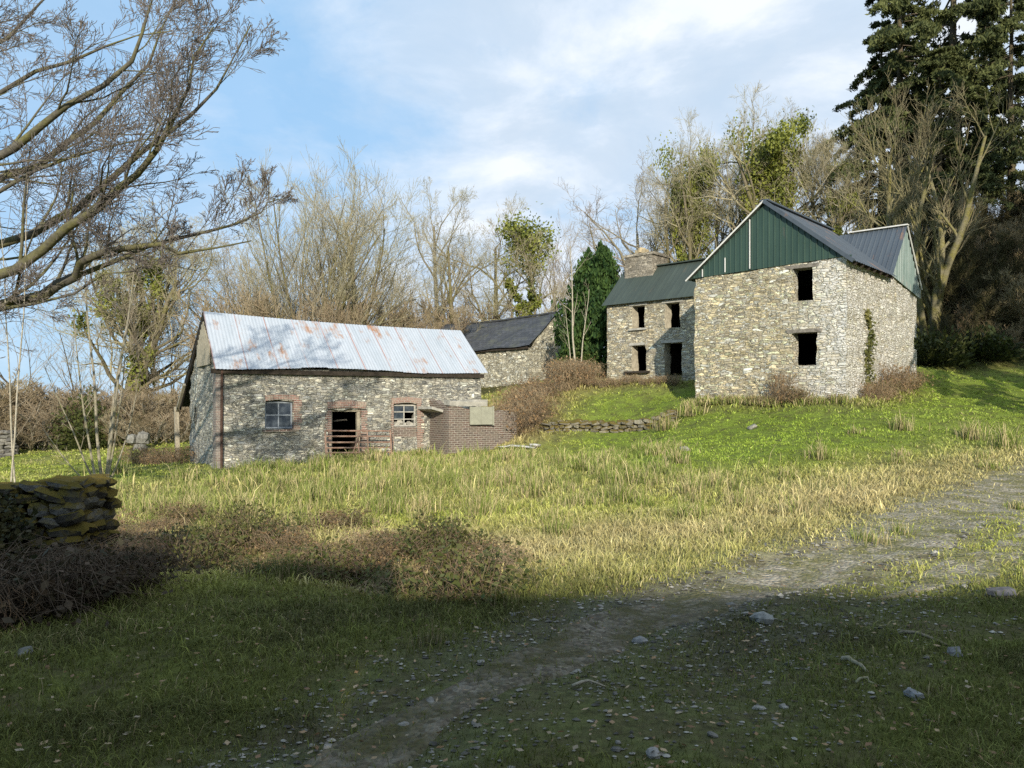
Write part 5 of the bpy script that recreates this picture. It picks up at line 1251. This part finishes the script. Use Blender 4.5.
g.add(v, f4, c); o0 = g.n - len(v); g.f.append((f3 + o0, 0)); 
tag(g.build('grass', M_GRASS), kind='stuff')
# taller rush and dead-grass tufts through the field
r = np.random.default_rng(123); kx = []; 
for (px, Y_, s) in ((300,11.2,.7),(250,10.6,.5),(335,15,.6),(385,13.2,.6),(480,12.5,.8),(470,17,.6),(212,13,.5),(545,16,.6),(350,18.5,.6),(1005,18.5,1.0),(970,20,.8),(530,19,.7),(400,20,.7),(260,19,.6),(620,15.5,.6),(690,14,.5),(820,17.5,.6),(900,21,.7),(640,22,.7),(725,10,.4),(500,6.6,.35),(430,5.4,.3),(280,7.8,.5),(560,10.5,.45),(160,14,.6),(185,20,.7),(118,24,.8),(665,27,.9),(690,27.4,.9)):
    kx.append((at(px, Y_), Y_, s))
for _ in range(130):
    Y_ = 11 + 14 * r.random(); x = r.uniform(-7.5, 4.5); kx.append((x, Y_, r.uniform(.3, .7)))
for _ in range(40):
    Y_ = 9 + 12 * r.random(); x = r.uniform(-1, .62) * Y_ * .8 + 2; kx.append((x, Y_, r.uniform(.2, .4)))
for _ in range(40):
    s_ = r.uniform(1, 9); x, y = B2W(s_, -.2 - abs(r.normal(0, .25))); kx.append((x, y, r.uniform(.2, .4)))
for _ in range(60):
    s_ = r.uniform(-.2, 5.4); kx.append((6.55 + HU[0] * s_ - .35 * .673, 28.5 + HU[1] * s_ - .35 * .739, r.uniform(.25, .5)))
g = Geo()
for (x, y, s) in kx:
    n = int(90 + 130 * s); rr = np.abs(r.normal(0, .5, n)) * .42 * (s + .3); a = r.uniform(0, 6.28, n); Xb, Yb = x + np.cos(a) * rr, y + np.sin(a) * rr
    dd = r.random() * .5 + .2; base = np.where((r.random(n) < dd)[:, None], np.array((.52,.44,.23)), np.array((.22,.27,.06))) * np.exp(r.normal(0, .25, n))[:, None]
    if y < 8.5: base = base * .4  # foreground tufts darkened in colour to sit in the shadow
    v, f4, f3, c = blades(Xb, Yb, None, r, np.clip(s * .5 * np.exp(r.normal(0, .3, n)), .08, .7), np.full(n, max(.0035, .00085 * y)), np.full(n, .45), base, np.full(n, gz(x, y) - .02))
    k = g.n; g.add(v, f4, c); g.f.append((f3 + k, 0))
tag(g.build('rush_tufts', M_GRASS), kind='stuff')

# ------------------------------------------------------------------ light, sky, camera
EL, AZ = 18.4, 3.2                                                # the sun stands low behind the photographer, a little to the right
sdir = Vector((math.sin(R(AZ)) * math.cos(R(EL)), -math.cos(R(AZ)) * math.cos(R(EL)), math.sin(R(EL))))
L = bpy.data.lights.new('sun', 'SUN'); L.energy = 5.0; L.angle = R(.53); L.color = (1, .91, .76)
lo = bpy.data.objects.new('sun', L); C.objects.link(lo); lo.rotation_euler = (-sdir).to_track_quat('-Z', 'Y').to_euler()
w = bpy.data.worlds.new('World'); bpy.context.scene.world = w; w.use_nodes = True; t = w.node_tree; bg = t.nodes['Background']
sky = t.nodes.new('ShaderNodeTexSky'); sky.sky_type = 'NISHITA'; sky.sun_disc = False; sky.sun_elevation = R(EL); sky.sun_rotation = R(180 - AZ); sky.air_density = 1.0; sky.dust_density = .6
tc = t.nodes.new('ShaderNodeTexCoord'); sx = t.nodes.new('ShaderNodeSeparateXYZ'); t.links.new(tc.outputs['Generated'], sx.inputs[0])
def M_(op, a, b=0.0, c=None):
    x = t.nodes.new('ShaderNodeMath'); x.operation = op
    for s, v in zip(x.inputs, (a, b) if c is None else (a, b, c)):
        if isinstance(v, bpy.types.NodeSocket): t.links.new(v, s)
        else: s.default_value = v
    return x.outputs[0]
den = M_('ADD', M_('MAXIMUM', sx.outputs[2], 0.0), .22)
cx = t.nodes.new('ShaderNodeCombineXYZ'); t.links.new(M_('DIVIDE', sx.outputs[0], den), cx.inputs[0]); t.links.new(M_('DIVIDE', sx.outputs[1], den), cx.inputs[1])
def N_(scale, loc, det, rough=.55):
    mp = t.nodes.new('ShaderNodeMapping'); t.links.new(cx.outputs[0], mp.inputs[0]); mp.inputs['Location'].default_value = loc
    x = t.nodes.new('ShaderNodeTexNoise'); t.links.new(mp.outputs[0], x.inputs['Vector']); x.inputs['Scale'].default_value = scale; x.inputs['Detail'].default_value = det; x.inputs['Roughness'].default_value = rough; x.inputs['Distortion'].default_value = .3
    return x.outputs[0]
def RP(f, st):
    x = t.nodes.new('ShaderNodeValToRGB'); t.links.new(f, x.inputs[0]); cr = x.color_ramp
    while len(cr.elements) < len(st): cr.elements.new(.5)
    for e, (p, c) in zip(cr.elements, st): e.position = p; e.color = (c, c, c, 1) if np.isscalar(c) else (*c, 1)
    return x.outputs[0]
def MX(f, a, b):
    x = t.nodes.new('ShaderNodeMix'); x.data_type = 'RGBA'
    for s, v in ((x.inputs[0], f), (x.inputs[6], a), (x.inputs[7], b)):
        if isinstance(v, bpy.types.NodeSocket): t.links.new(v, s)
        else: s.default_value = (*v, 1) if isinstance(v, tuple) else v
    return x.outputs[2]
SKYK = .12
cloud = RP(N_(2.6, (4.2, 1.3, 0), 8, .58), [(.36, (5.2, 6.3, 7.6)), (.46, (5.7, 6.7, 7.9)), (.53, (6.7, 7.5, 8.5)), (.61, (8.1, 8.5, 9.0))])
cover = RP(N_(1.3, (1.7, 4.2, 0), 8, .6), [(.34, .25), (.47, .9), (.58, 1.0)])
# the left of the sky is clearer and bluer
side = M_('MULTIPLY_ADD', sx.outputs[0], 1.7, 1.0); side = M_('MINIMUM', M_('MAXIMUM', side, 0.3), 1.0)
blue = MX(.75, sky.outputs[0], (2.9, 5.6, 8.8))
skyc = MX(M_('MULTIPLY', cover, side), blue, cloud)
t.links.new(skyc, bg.inputs[0]); bg.inputs[1].default_value = SKYK
cam = bpy.data.cameras.new('camera'); cam.lens = 28; cam.sensor_width = 36; cam.shift_y = 26 / 1024; cam.clip_start = .05; cam.clip_end = 2000
co = bpy.data.objects.new('camera', cam); C.objects.link(co); co.location = (0, 0, EYE); co.rotation_euler = (R(90), 0, 0); bpy.context.scene.camera = co
s = bpy.context.scene; s.view_settings.view_transform = 'Standard'; s.view_settings.look = 'None'; s.view_settings.exposure = 0; s.view_settings.gamma = 1
s.render.engine = 'CYCLES'; s.cycles.max_bounces = 5; s.cycles.diffuse_bounces = 2; s.cycles.glossy_bounces = 2; s.cycles.transmission_bounces = 3; s.cycles.transparent_max_bounces = 4; s.cycles.use_denoising = False
